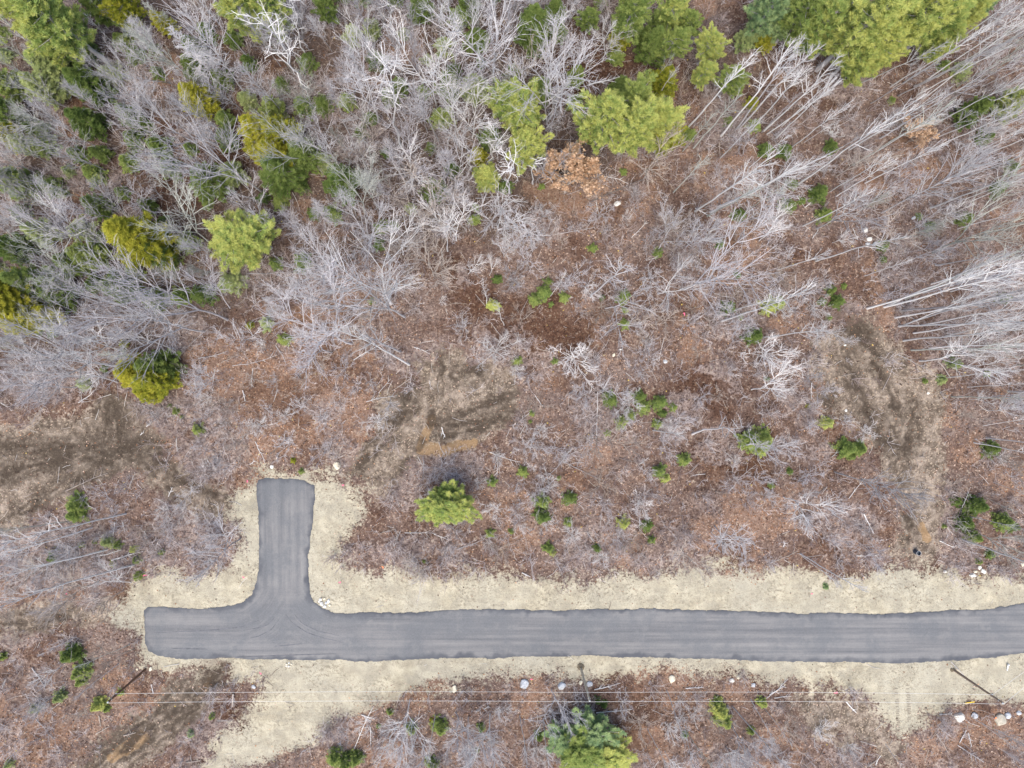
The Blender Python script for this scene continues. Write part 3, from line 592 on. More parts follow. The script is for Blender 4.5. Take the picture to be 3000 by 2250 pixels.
def label_later(o, look, px, py, cat, group):
    d, nm, mx, my = min((math.hypot(px - mx, py - my), nm, mx, my) for nm, mx, my in MARKS)
    a = math.degrees(math.atan2(my - py, px - mx)) % 360
    rel = ['right of', 'above and right of', 'above', 'above and left of', 'left of', 'below and left of', 'below', 'below and right of'][int((a + 22.5) // 45) % 8]
    if d < 30: rel = 'right beside'
    tag(o, None, cat, group); PENDING.setdefault((look, rel, nm), []).append((d, len(PENDING), o))
def finish_labels():
    for (look, rel, nm), L in PENDING.items():
        L.sort(key=lambda q: q[0])
        for k, (d, _, o) in enumerate(L):
            o['label'] = f'{look} {rel} {nm}' if len(L) == 1 else f'{ORD[k]} {look} {rel} {nm}'
def plural(s):
    w_ = s.split()
    for i, x in enumerate(w_):
        if x in ('tree', 'bush', 'pine', 'cedar', 'fir', 'snag', 'log', 'branch', 'stone', 'birch', 'sapling', 'flag', 'beech', 'spruce', 'boulder'):
            w_[i] = x + ('es' if x[-2:] in ('sh', 'ch') else 's'); break
    return ' '.join(w_)

COUNT = {}
def place(kind, var, base, axis, scale, px, py, look, name, cat, group, sxy=None, leafmat=None, roll=None):
    pr = PROTO[kind][var % len(PROTO[kind])]
    root = bpy.data.objects.new(name, None); COL.objects.link(root); root.empty_display_size = .3
    q = Vector((0, 0, 1)).rotation_difference(Vector(axis)).to_matrix().to_4x4() @ Matrix.Rotation(random.uniform(0, 6.28) if roll is None else roll, 4, 'Z')
    s = sxy if sxy else scale
    root.matrix_world = Matrix.Translation(base) @ q @ Matrix.Diagonal((s, s, scale, 1))
    for nm, me in pr['parts']:
        o = bpy.data.objects.new(nm, me); COL.objects.link(o); o.parent = root
        if leafmat and nm == 'crown':
            o.material_slots[0].link = 'OBJECT'; o.material_slots[0].material = LEAF[leafmat]
    label_later(root, look, px, py, cat, group)
    COUNT[kind] = COUNT.get(kind, 0) + 1
    return root

BARKW = {'white': 'pale', 'grey': 'grey', 'mauve': 'mauve-grey', 'lichen': 'grey-green', 'tan': 'tan', 'dark': 'dark'}
SPEC = {'slim': ('tall slim {} bare tree', 'bare_tree', 'bare tree', 'slender bare trees', 7, 25), 'broad': ('broad-crowned {} bare tree', 'bare_tree', 'bare tree', 'broad-crowned bare trees', 5, 23),
    'fine': ('fine-twigged {} bare tree', 'bare_tree', 'bare tree', 'fine-twigged bare trees', 4, 22), 'birch': ('crooked white bare birch', 'birch_tree', 'birch', 'crooked white birches', 5, 20),
    'sap': ('small {} bare sapling', 'sapling', 'sapling', 'bare saplings', 2.0, 11), 'bush': ('spreading {} twiggy bush', 'bare_bush', 'bush', 'leafless bushes', 1.2, 5.5),
    'snag': ('nearly branchless {} snag', 'tree_snag', 'dead tree', 'branchless dead trunks', 3, 16), 'dead': ('bristly {} dead spruce', 'dead_spruce', 'dead tree', 'dead spruces', 4, 16)}
BASES = []; CROWNS = []
def bare_tree(kind, px, py, tx, ty, var=None):
    var = random.randrange(len(PROTO[kind])) if var is None else var
    pr = PROTO[kind][var % len(PROTO[kind])]; look, nm, cat, grp, hmin, hmax = SPEC[kind]
    rb = np.array([px - NX, py - NY]); rt = np.array([tx - NX, ty - NY]); r0 = np.linalg.norm(rb) + 1e-6
    proj = float(np.dot(rb, rt) / r0)
    h = H * (1 - r0 / proj) if proj > r0 * 1.005 else hmin
    if r0 < 260: h = max(hmin, min(hmax, math.hypot(tx - px, ty - py) / S * .9 + 1.2))
    h = min(max(h, hmin), hmax)
    b = at(px, py); b[2] = ground_z(b[0], b[1]) - .1
    t = at(tx, ty, h); ax = t - b; L = np.linalg.norm(ax)
    mx = .6 * h
    hor = math.hypot(ax[0], ax[1])
    if hor > mx and kind != 'snag': ax[0] *= mx / hor; ax[1] *= mx / hor; L = np.linalg.norm(ax)
    place(kind, var, b, ax / L, L / pr['h'], px, py, look.format(BARKW[pr['bark']]), nm, cat, grp)
    BASES.append((px, py))
def bush_at(px, py, r, var=None):            # seen from above: radius in photo px
    var = random.randrange(4) if var is None else var
    pr = PROTO['bush'][var % 4]; rm = r / S; b = at(px, py); b[2] = ground_z(b[0], b[1]) - .05
    s = rm / 2.6
    place('bush', var, b, (random.uniform(-.1, .1), random.uniform(-.1, .1), 1), max(.28, s), px, py, SPEC['bush'][0].format(BARKW[pr['bark']]), 'bare_bush', 'bush', 'leafless bushes', sxy=max(.28, s * 1.1))
    BASES.append((px, py))
CW = {'lime': 'lime green', 'gold': 'golden olive', 'green': 'green', 'blue': 'blue-green', 'dark': 'dark green', 'pale': 'pale green'}
def conifer_at(kind, px, py, r, mat, hf=None, hmax=19, name=None):
    rm0 = r / S
    k = hf if hf else {'pine': 5.0 if py < 700 else 3.4 if py < 1900 else 2.2, 'cedar': 4.6, 'fir': 2.2}[kind]
    h = min(max(k * rm0, .6), hmax); z = h * (.68 if kind == 'pine' else .5 if kind == 'cedar' else .3)
    rm = rm0 * (H - z) / H
    c = at(px, py, z); b = np.array([c[0], c[1], 0.0]); b[2] = ground_z(b[0], b[1]) - .08
    var = random.randrange(len(PROTO[kind])); pr = PROTO[kind][var]
    big = 'large ' if rm > 3 else 'small ' if (kind == 'fir' and rm < .9) else ''
    place(kind, var, b, (random.uniform(-.02, .02), random.uniform(-.02, .02), 1), h / pr['h'], px, py, f'{big}{CW[mat]} {kind}', {'pine': 'pine_tree', 'cedar': 'cedar_tree', 'fir': 'fir_tree'}[kind], kind,
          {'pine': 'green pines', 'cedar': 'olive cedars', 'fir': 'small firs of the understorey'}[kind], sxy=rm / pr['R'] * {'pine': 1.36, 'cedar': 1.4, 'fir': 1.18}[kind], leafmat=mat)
    CROWNS.append((px, py, r))
    BASES.append((px, py))

# ------------------------------------------------------------ trees read off the photograph: kind, foot, tip
TREES = {
1: '''slim 480 540 -20 90|slim 440 590 0 260|broad 480 725 110 540|broad 1060 765 640 470|fine 1300 540 840 200|broad 1190 590 830 380|dead 1450 560 1090 170|fine 1600 620 1190 50|slim 1650 420 1290 0|birch 1990 580 1640 60|birch 1990 390 1870 -20|fine 1850 750 1560 430|broad 2060 720 1850 520|fine 1500 880 1100 640|broad 1710 1250 1090 870|broad 1500 1190 1050 1010|broad 2030 1090 1790 850|broad 2200 1060 1990 830|broad 330 1060 0 890|broad 690 1110 290 910|broad 640 950 270 810|broad 1370 1580 980 1270|broad 620 1660 180 1180|broad 640 1560 190 1400|fine 900 1470 590 1180|sap 990 1390 820 1190|broad 1740 1480 1570 1290|fine 2000 1560 1830 1390|fine 180 1600 -10 1390|sap 160 870 40 720|sap 960 890 740 770|sap 560 250 390 160|broad 560 470 390 270|fine 420 480 150 300|dead 1130 210 920 0|slim 850 230 650 60|slim 780 330 550 90|fine 310 1200 0 1140|dead 2115 1440 2020 1290|slim 1900 480 1720 230|fine 1420 420 1200 170|fine 1330 720 1130 640|fine 880 560 640 470|fine 2150 330 2010 120|fine 1980 450 1710 150|fine 1620 760 1330 520|fine 1550 1000 1280 800|fine 560 1300 240 1160|fine 780 1640 520 1450''',
2: '''birch 370 310 290 -30|broad 240 790 100 310|birch 395 945 260 335 0|broad 170 380 110 90|broad 620 690 500 260|broad 980 610 990 0 0|broad 715 780 740 410|broad 790 640 790 330|fine 770 340 740 90|broad 650 190 590 -30|sap 1150 620 1180 350|broad 1330 810 1290 310|broad 1350 770 1480 340|birch 1310 350 1440 90|slim 1610 400 1770 140|fine 1330 120 1340 -60|dead 1240 110 1230 -110|fine 1660 150 1710 -20|slim 2000 560 2150 360|slim 2040 635 2190 420|broad 770 970 750 690|broad 850 900 880 660|birch 980 1060 1010 830|birch 850 1110 810 920|birch 1092 1250 1095 1000|sap 410 1210 340 990|sap 465 1210 430 980|slim 640 930 500 640|sap 620 1370 540 1120|sap 735 1350 740 1130|sap 690 1630 680 1370 1|sap 745 1560 780 1320|sap 980 1475 940 1310|sap 1010 1470 1060 1330|bush 1270 1540 1310 1370|broad 150 1380 100 1080|broad 200 1630 140 1340|sap 560 1650 480 1430|sap 400 1650 350 1500|sap 600 1460 530 1320|beech 1450 1250 1490 960|sap 1940 1140 2120 930|snag 1240 1190 1280 1010|sap 1370 1200 1290 1040|sap 1200 1530 1140 1390|sap 2050 1620 2220 1430|sap 520 790 430 640|fine 90 600 -20 380|fine 520 540 440 230|fine 480 300 430 30|fine 1060 330 1090 60|fine 900 260 880 20|fine 560 860 470 560|sap 330 700 280 600|fine 30 1000 -60 840''',
3: '''slim 0 980 200 740|slim 70 960 380 610|slim 30 830 460 350|slim 250 880 720 260|slim 340 845 770 270|slim 370 830 890 290|slim 525 850 1020 360|slim 545 870 960 580|slim 580 690 770 450|slim 700 960 1100 650|slim 790 920 1010 780|slim 740 1200 1570 610 0|slim 1080 970 1700 600|slim 1150 540 1720 270|slim 1430 540 2180 40|slim 1500 560 2250 200|slim 1700 670 2300 300|slim 1640 800 2250 480|slim 1850 640 2280 540|slim 1580 520 2230 60|slim 80 1370 600 1000|slim 100 1355 520 1090|slim 230 1340 930 1010|slim 180 1375 760 1060|slim 400 1370 700 1180|slim 160 1400 560 1190|slim 960 1240 1350 1000|slim 1000 1270 1390 1030|sap 1000 1140 1250 990|fine 1290 1380 2000 1010|broad 870 1480 1310 1260|broad 1620 1640 2260 1330|fine 1950 1530 2290 1250|slim 1880 1300 2290 1120|slim 1700 1260 2250 1140|slim 2000 910 2260 760|slim 1900 990 2260 800|sap 370 1450 570 1330|sap 1240 1620 1460 1480|sap 390 1000 430 820|sap 600 960 620 860|slim 510 860 760 600|slim 1350 560 2000 170|slim 1560 640 2240 110|slim 1780 560 2300 250|slim 1960 300 2300 60|slim 1980 760 2290 600|slim 1500 960 1900 720|fine 1650 1190 2000 960|fine 1130 1380 1330 1250|sap 500 1560 640 1440|sap 920 1140 960 1030|bush 1720 1400 1800 1350|fine 1380 1560 1700 1440|slim 1960 460 2260 300|slim 1760 480 2330 180|slim 1860 420 2350 130|slim 1940 560 2380 360|slim 1650 500 2280 120|slim 2020 640 2400 480|slim 1780 750 2320 520|slim 1530 610 2150 280|slim 1400 620 1990 330|slim 1620 900 2150 680|slim 1930 820 2380 660|slim 1840 1100 2330 940|slim 1990 1100 2390 990|slim 2030 1280 2420 1190|slim 1790 1480 2300 1330|slim 1680 1600 2250 1430|slim 600 900 1010 520|slim 430 860 820 430|slim 640 820 1000 500|beech 1450 930 1580 830 1''',
4: '''broad 1475 415 620 160 3|broad 1320 490 690 360|broad 1490 340 1300 20|broad 640 300 260 80|broad 450 325 140 230|dead 1830 420 1700 270|broad 2280 570 1840 300|broad 2200 210 2000 20|sap 2150 340 1860 230|broad 810 615 350 490|broad 750 715 -20 640|broad 760 820 300 680|broad 400 470 0 430|broad 240 640 -40 530|slim 1150 610 850 500|broad 500 850 -20 790|sap 1640 555 1500 510|sap 2150 625 1890 520|fine 220 600 -40 540|dead 890 665 630 630|fine 1000 330 640 180|fine 1250 220 1000 90|fine 560 500 300 450|sap 660 700 420 680|sap 380 760 60 730|fine 960 560 700 500|sap 1450 800 1280 790|fine 300 760 20 700''',
5: '''broad 410 395 -20 180|broad 320 310 150 0|slim 440 705 -40 470|birch 945 325 915 135|birch 1055 450 1005 300|sap 1160 445 1200 330|slim 1355 262 1460 105|slim 1615 265 1850 50|sap 1710 340 1930 315|broad 2050 245 2240 190|sap 1910 1085 1730 1010|slim 2020 1130 2220 1165|sap 1430 1350 1500 1190|slim 380 620 150 510|sap 600 130 540 0|sap 1250 1390 1150 1280|sap 230 480 60 400|sap 450 120 380 0|sap 960 130 1010 20|sap 650 60 630 -20''',
6: '''slim 1200 340 2230 30|slim 1310 330 2250 100|slim 1330 320 2120 -10|slim 1410 355 2260 280|slim 1400 455 2250 430|slim 1410 460 2070 180|slim 1430 550 2240 470|broad 1530 680 2110 610|slim 1600 600 2290 565|slim 1700 790 2220 735|slim 1840 850 2230 825|slim 1180 130 1490 25|slim 1640 60 2260 -40|slim 330 355 640 255|slim 250 425 840 205|slim 530 525 950 485|broad -10 215 420 0|sap 620 200 700 120|sap 370 1232 620 1190|snag 60 1155 395 1110|fine 985 1400 1570 1580|sap 650 1560 970 1650|slim 2010 1465 2260 1560|slim 1920 1540 2170 1670|sap 1930 1270 2240 1370|snag 1815 1640 1858 1510|slim 1950 1100 2260 1050|sap 300 440 420 380|slim 1500 420 2250 200|slim 1450 280 2230 -60|slim 1700 520 2280 400|slim 1800 640 2290 600|fine 1560 240 2270 60|slim 1500 500 2180 390|slim 1750 300 2300 150|slim 1650 360 2300 230|slim 1900 500 2320 450|slim 1550 450 2260 330|slim 1480 610 2200 590|slim 1820 360 2330 240|slim 1960 600 2350 570|slim 1620 180 2300 -40|slim 1880 200 2350 60|slim 2020 480 2380 420|slim 1740 230 2330 30|slim 1380 400 2150 240|slim 2050 660 2400 640|sap 1800 720 2100 690|sap 1950 920 2200 900|slim 1850 430 2300 350|fine 2010 330 2330 220''',
7: '''slim 820 10 0 210|slim 700 240 -40 440|slim 870 340 -20 620|sap 640 450 300 610|sap 150 590 -10 690|sap 800 510 560 640|slim 500 810 240 940|slim 840 860 480 1010|sap 870 890 590 975|slim 760 990 480 1220|sap 420 980 265 1120|broad 400 1150 150 1320|sap 620 1230 480 1350|snag 265 1460 0 1620|sap 850 460 590 440|sap 1560 170 1310 330|slim 600 100 -20 300|slim 400 150 -30 260|sap 350 330 80 460|sap 560 200 300 300|sap 480 560 290 640|slim 450 60 -40 130|sap 250 250 -20 340''',
8: '''broad 445 1215 385 1590|birch 345 1400 235 1690|sap 740 1300 800 1590|sap 825 1330 815 1560|sap 965 1310 970 1680|slim 1155 1320 1205 1660|slim 610 1310 565 1600|sap 1360 1150 1440 1390|slim 1310 1350 1345 1680|slim 1980 1400 2120 1670|slim 2110 1160 2230 1480|sap 490 300 490 400|sap 1590 1370 1620 1250|sap 540 1520 500 1690|sap 800 1480 840 1640|sap 2090 1540 2170 1690|sap 420 1300 370 1480''',
9: '''sap 205 90 400 260|slim 760 270 1190 520|slim 775 285 1030 480|slim 1845 25 2250 120|broad 1890 130 2260 290|slim 1950 150 2200 340|sap 320 1390 450 1660|slim 320 1260 700 1690|slim 530 1270 710 1510|slim 10 1380 70 1680|slim -5 1390 200 1670|snag 1320 1510 1435 1660|snag 1815 1500 1950 1625|fine 1900 1350 2240 1520|fine 2000 1500 2240 1650|sap 140 1240 215 1390|slim 440 1210 600 1500|sap 280 1520 380 1690|slim 1950 1380 2260 1600|sap 470 1420 560 1560''',
}
for tno, txt in TREES.items():
    for e in txt.split('|'):
        f = e.split(); k = f[0]; n_ = [float(v) for v in f[1:]]
        b = tp(tno, n_[0], n_[1]); t_ = tp(tno, n_[2], n_[3]); var = int(n_[4]) if len(n_) > 4 else None
        if k == 'beech':
            vv = var or 0; c = at(*b); c[2] = ground_z(c[0], c[1]) - .1; s = 1.25 if vv == 0 else .75
            place('beech', vv, c, norm(at(*t_, 6 * s) - c), s, *b, 'beech with dead orange leaves' if vv == 0 else 'low sapling with pale orange leaves', 'beech_tree', 'beech', 'beeches with dead leaves', sxy=s * (1.3 if vv == 0 else 1.1)); BASES.append(b)
        elif k == 'bush': bush_at(*b, 45, var)
        else: bare_tree(k, *b, *t_, var)
BUSHES = {5: '1000 620 140 0|1490 670 150 0|1690 350 95 3|1540 340 50 1|2100 420 90 3|1130 735 65 0|1870 940 95 0|1820 1080 80 2|1600 1230 90 1|1010 1285 65 0|640 1380 110 1|890 1475 60 0|1350 1480 95 0|1150 1480 55 1|1000 1630 80 0|1980 1410 65 2|1700 1620 80 1|1440 1300 60 0|1570 640 70 0|1300 1120 70 0|2110 1090 60 0|1850 900 60 2|750 1420 60 1',
    6: '520 645 165 0|330 270 110 3|1180 1140 75 0|1040 1070 60 2|330 1320 60 0|420 1560 70 1|50 430 70 1|90 620 60 3|650 380 60 0|800 1420 90 1|1340 250 90 1|1000 1600 60 1|1750 1490 70 3|2040 1300 70 0|2120 1430 70 1|900 480 50 0', 8: '950 200 55 0|1500 160 85 0|1800 170 80 1|1700 290 75 0|490 310 60 2|1330 80 60 0|1440 370 40 2|1180 100 50 0|1610 1280 60 0|860 1590 70 1|330 1500 70 0|1950 1560 60 1', 9: '260 200 70 0|300 1560 90 0|400 310 60 2|560 330 50 1|1000 320 55 1|1200 120 60 3|60 1560 70 1|640 1600 60 0',
    4: '1700 570 55 0|1360 915 65 0|1850 1040 70 0|2110 1050 75 2|1320 1240 60 1|1000 1050 60 2|640 790 90 0|1650 800 60 3|1300 1140 50 1|1960 800 60 3|1560 1090 60 1|2080 690 70 3|700 1560 80 1|820 1480 60 1|300 900 70 1', 7: '700 180 60 2|460 260 80 1|620 350 70 1|250 430 80 1|1100 120 80 1|1250 250 60 1|1520 1110 50 1|300 700 50 3|330 1250 70 2|1400 310 55 2|120 820 60 3|950 120 70 3|110 320 80 1', 2: '1700 1490 55 2|2000 1560 70 1|1850 1420 50 0|1500 1480 50 1|1060 1560 50 0|1430 1560 40 3|1350 830 90 2', 3: '230 1130 60 1|420 1260 60 0|640 860 70 1|960 880 60 0|1160 1480 60 1|560 1420 60 0|1450 1280 70 1|700 1480 50 1|60 1500 70 1|1540 1480 60 1|330 1280 60 0'}
for tno, txt in BUSHES.items():
    for e in txt.split('|'):
        a_, b_, r_, v_ = (float(q) for q in e.split()); bush_at(*tp(tno, a_, b_), r_ / 2.212, int(v_))
# conifers: kind crownx crowny radius colour; some crowns have sunlit and shaded sides put into hues
CON = {
1: 'P 170 60 170 lime|P 330 120 170 lime|P 260 230 130 lime|P 790 50 95 gold|P 1560 30 130 lime|P 1740 50 120 lime|C 1050 130 55 gold|F 790 265 65 green|C 320 450 95 pale|C 560 530 95 dark|C 540 770 85 dark|C 270 560 80 pale|C 1270 625 90 gold|C 1690 850 105 gold|C 1810 870 100 gold|C 1790 1010 95 gold|C 1800 1120 100 dark|C 880 1560 150 gold|C 1010 1600 90 dark|P 1500 1560 150 lime|P 1640 1550 140 lime|C 40 530 75 green|C 20 740 80 dark|C 60 870 70 gold|C 60 1600 85 dark|F 1340 1310 45 green|F 1820 1310 60 green|C 640 990 45 dark|C 230 840 50 dark|C 1250 300 60 dark|P 620 30 90 dark|C 1240 430 60 dark|C 820 740 60 dark|F 500 1000 60 dark|C 1490 1110 60 pale|C 150 920 60 pale|C 1200 1560 50 green|P 2100 40 70 dark|C 420 330 60 dark|C 1600 400 40 dark',
2: 'P 1080 660 110 lime|P 1180 720 130 lime|P 1190 930 115 lime|P 1720 740 150 lime|P 1880 680 130 green|P 1900 820 150 lime|P 2060 760 130 lime|P 2100 880 90 gold|P 1620 850 70 green|C 940 1140 75 lime|C 890 1010 45 gold|F 1060 1210 50 dark|P 1610 110 60 green|P 1900 70 120 green|P 2150 60 90 lime|P 2160 270 80 green|C 2020 290 85 dark|C 1820 230 60 gold|C 1240 150 100 dark|C 1260 270 60 dark|F 530 590 45 green|C 1520 480 50 green|F 720 1090 55 dark|F 580 950 38 dark|C 2100 520 70 gold|C 1810 560 55 dark|F 870 1340 26 green|F 860 1420 42 green|F 450 1350 40 pale|F 340 1460 36 dark|F 575 1300 28 dark|F 1300 1210 24 green|F 1830 1110 28 green|F 1630 1610 34 green|F 2050 1640 34 green|C 500 40 70 dark|C 1380 60 60 dark|C 820 20 60 dark|F 290 990 35 dark|F 590 1300 26 dark|C 380 550 45 dark|F 900 400 40 dark|P 2060 130 70 dark|C 1960 230 50 dark',
3: 'P 560 60 120 blue|P 640 170 80 blue|P 760 90 130 green|P 900 170 130 lime|P 1030 80 130 lime|P 1180 170 170 lime|P 1300 290 120 lime|P 1010 220 100 pale|P 1160 330 110 lime|P 1400 100 130 lime|P 1560 80 160 lime|P 1700 120 120 lime|P 1840 60 100 lime|P 1720 230 90 lime|P 1640 310 75 lime|P 1120 440 80 lime|P 1240 400 75 lime|P 1380 250 80 lime|P 1960 30 70 blue|P 180 290 80 lime|P 150 470 70 lime|P 330 510 75 green|C 430 240 60 pale|P 40 150 70 green|C 550 250 55 gold|P 800 260 70 green|F 530 970 50 dark|F 660 980 50 dark|F 960 950 52 dark|F 370 1390 46 dark|F 715 1190 38 dark|F 690 1330 52 dark|F 880 1250 70 dark|F 920 1390 55 green|F 1610 1460 36 dark|F 1830 1410 55 dark|F 2050 1220 52 dark|C 2140 660 75 lime|C 1900 720 70 dark|F 460 820 48 green|F 300 780 32 green|F 450 670 46 gold|F 1300 1590 42 dark|F 250 1580 32 dark|F 1360 650 26 green|F 1810 460 60 pale|F 40 880 50 green|F 1870 790 40 dark|F 1960 890 55 dark|F 1700 420 40 green|F 2120 1090 50 dark|F 1540 1400 22 green|F 780 1300 26 green',
4: 'C 60 250 130 gold|C 130 350 130 gold|C 210 190 110 dark|C 380 250 70 dark|C 870 760 92 gold|C 990 800 92 gold|C 1000 690 85 dark|C 1080 740 55 dark|C 940 870 62 gold|F 1840 540 45 green|F 1280 1130 42 green|F 1130 1010 24 green|F 1095 975 18 green|F 1170 1045 14 green|F 500 1610 65 green|F 250 470 44 dark|F 1730 440 52 pale|F 540 830 45 pale|F 1950 1395 22 green|F 1900 1325 20 gold|F 340 500 35 dark|F 670 735 26 green|F 800 570 28 gold|F 1620 450 26 gold',
5: 'F 1010 150 34 dark|F 1340 170 32 dark|F 1310 240 52 green|F 1250 285 42 green|F 1440 270 40 green|F 1360 315 20 green|F 985 320 45 lime|F 1140 680 34 green|F 1385 685 24 green|F 1830 260 46 green|F 1840 440 36 green|F 1740 930 55 dark|F 1940 910 46 dark|F 2060 950 50 green|F 2150 980 30 green|F 1960 980 45 green|F 1880 1030 36 green|F 2050 1090 36 green|F 1820 1080 46 green|F 1730 1150 22 green|F 1235 1020 22 green|F 1225 1075 14 green|F 1180 1400 40 green|F 980 1470 34 green|F 2060 1390 50 green|F 2100 1440 32 lime|F 2200 1310 32 green|F 1480 1570 48 dark|F 1300 1590 58 green|F 1410 1440 16 green|P 640 1630 112 lime|P 730 1620 105 lime|P 690 1565 88 green|F 1840 350 24 green|F 1690 270 20 dark|F 2080 1020 30 dark|F 190 290 26 green',
6: 'F 560 330 52 lime|F 620 310 50 lime|F 300 340 52 dark|F 470 520 62 dark|F 1000 290 50 dark|F 960 220 36 dark|F 1045 195 20 green|F 900 300 30 dark|F 950 400 22 green|F 545 795 20 dark|F 430 1200 70 green|F 510 1190 75 green|F 500 1260 45 lime|F 930 1080 46 lime|F 1060 1240 65 green|F 1140 1250 52 green|F 1095 1300 26 green|F 380 395 22 green|F 10 1320 42 green|F 690 1395 26 green|F 575 1490 22 green|F 1760 700 46 pale|F 1680 800 34 pale|F 1965 760 24 green|F 2000 1250 55 dark|F 1900 1620 70 dark|F 1770 1590 32 dark|F 2080 270 42 dark|F 1570 810 20 green|F 360 120 24 dark|F 1300 20 26 dark|F 810 970 16 gold',
7: 'F 500 10 62 green|F 700 190 45 pale|F 870 240 30 lime|F 890 310 32 green|F 895 415 34 green|F 1045 260 24 green|F 615 190 20 green|F 525 210 24 green|F 765 215 30 green|F 735 335 24 gold|F 350 290 45 dark|F 465 920 75 dark|F 520 1040 62 green|F 520 1100 40 green|F 15 940 32 green|F 640 1250 50 lime|F 780 1170 26 lime|F 1370 1330 20 green|F 1240 1435 22 blue|F 2175 1590 60 green|F 690 1280 26 green|F 230 1270 36 pale|F 380 1200 45 pale|F 60 1630 30 pale',
8: 'P 1450 1470 100 blue|P 1610 1450 125 blue|P 1580 1570 150 green|P 1750 1590 120 lime|P 1670 1660 120 lime|P 1510 1630 80 blue|F 640 1390 55 green|F 455 1400 42 green|F 315 1300 24 green|F 905 1400 32 green|F 1280 1455 36 dark|F 30 1610 62 green|F 100 1590 50 green|F 590 1640 48 green|F 1660 1225 26 dark|F 1705 1250 24 dark|F 960 140 34 green|F 1340 240 40 green|F 1370 270 26 lime|F 1470 70 32 green|F 1300 30 56 dark|F 1830 80 42 lime|F 1985 90 40 dark|F 2010 180 28 green|F 535 325 14 green|F 1100 130 20 green|F 580 1340 14 gold|F 1660 240 30 dark|F 240 1390 16 green|F 880 1550 18 green',  # bottom pine: shaded side painted blue-green, sunlit side lime
9: 'F 1830 70 55 dark|F 1885 160 52 green|F 240 1290 58 lime|F 265 1350 58 lime|F 225 1225 30 green|F 515 1235 34 lime|F 1990 275 30 green|F 2070 60 60 green|F 930 485 20 blue|F 1920 320 22 green|F 445 1420 28 green|F 15 1440 22 green|F 1700 95 16 green|F 2130 90 40 dark'}
for tno, txt in CON.items():
    for e in txt.split('|'):
        k, a_, b_, r_, m_ = e.split(); a_, b_ = tp(tno, float(a_), float(b_))
        conifer_at({'P': 'pine', 'C': 'cedar', 'F': 'fir'}[k], a_, b_, float(r_) / 2.212, m_)

# ------------------------------------------------------------ more of the wood between those trees
def in_poly(poly, x, y):
    ins = False
    for (ax, ay), (bx_, by_) in zip(poly, poly[1:] + poly[:1]):
        if (ay > y) != (by_ > y) and x < (bx_ - ax) * (y - ay) / (by_ - ay) + ax: ins = not ins
    return ins
WOODS = [([(-40, -40), (1500, -40), (1500, 120), (1250, 330), (1200, 560), (960, 760), (700, 830), (420, 1020), (-40, 1080)], 74, ['fine', 'fine', 'broad', 'sap', 'fine'], 30, None),
         ([(1100, -20), (1900, -20), (1850, 170), (1300, 620), (1060, 820), (1000, 520)], 24, ['sap', 'fine', 'sap', 'broad'], 30, None),
         ([(2450, 330), (3040, 60), (3040, 1080), (2850, 1080), (2600, 860), (2700, 520)], 22, ['slim', 'sap', 'slim', 'slim'], 26, None),
         ([(2300, 330), (2560, 230), (2860, 90), (3030, 20), (3030, 640), (2700, 620), (2450, 560)], 30, ['slim', 'slim', 'slim', 'sap'], 24, None),
         ([(2560, 1000), (2990, 1020), (2990, 1600), (2800, 1600), (2760, 1200)], 12, ['sap', 'slim', 'sap'], 30, None),
         ([(2000, 450), (2600, 300), (2700, 700), (2400, 850), (1900, 700)], 16, ['sap', 'sap', 'slim'], 34, None)]
for k in range(92):                                  # dim evergreens standing under the bare crowns
    while True:
        px, py = random.uniform(-30, 2050), random.uniform(-30, 900)
        if (in_poly(WOODS[0][0], px, py) or in_poly(WOODS[1][0], px, py)) and not any((px - a) ** 2 + (py - b) ** 2 < (c + 22) ** 2 for a, b, c in CROWNS): break
    conifer_at(random.choice(['fir', 'cedar', 'fir']), px, py, random.uniform(18, 40), random.choice(['dark', 'dark', 'dark', 'green', 'pale']))
for poly, n, kinds, md, _ in WOODS:
    done = tries = 0
    while done < n and tries < 6000:
        tries += 1
        px, py = random.uniform(min(p[0] for p in poly), max(p[0] for p in poly)), random.uniform(min(p[1] for p in poly), max(p[1] for p in poly))
        if not in_poly(poly, px, py) or any((px - a) ** 2 + (py - b) ** 2 < md * md for a, b in BASES): continue
        k = random.choice(kinds); h = {'fine': random.uniform(7, 13), 'broad': random.uniform(8, 13), 'sap': random.uniform(4, 8), 'slim': random.uniform(12, 21)}[k]
        f = H / (H - h); jx, jy = random.gauss(0, 12), random.gauss(0, 12)
        ux, uy = NX + (px - NX) * (1 + (f - 1) * .75), NY + (py - NY) * (1 + (f - 1) * .75)
        if any((ux - a) ** 2 + (uy - b) ** 2 < (c * 1.25) ** 2 or (px - a) ** 2 + (py - b) ** 2 < (c * .8) ** 2 for a, b, c in CROWNS if c > 28): continue
        bare_tree(k, px, py, NX + (px - NX) * f + jx, NY + (py - NY) * f + jy); done += 1

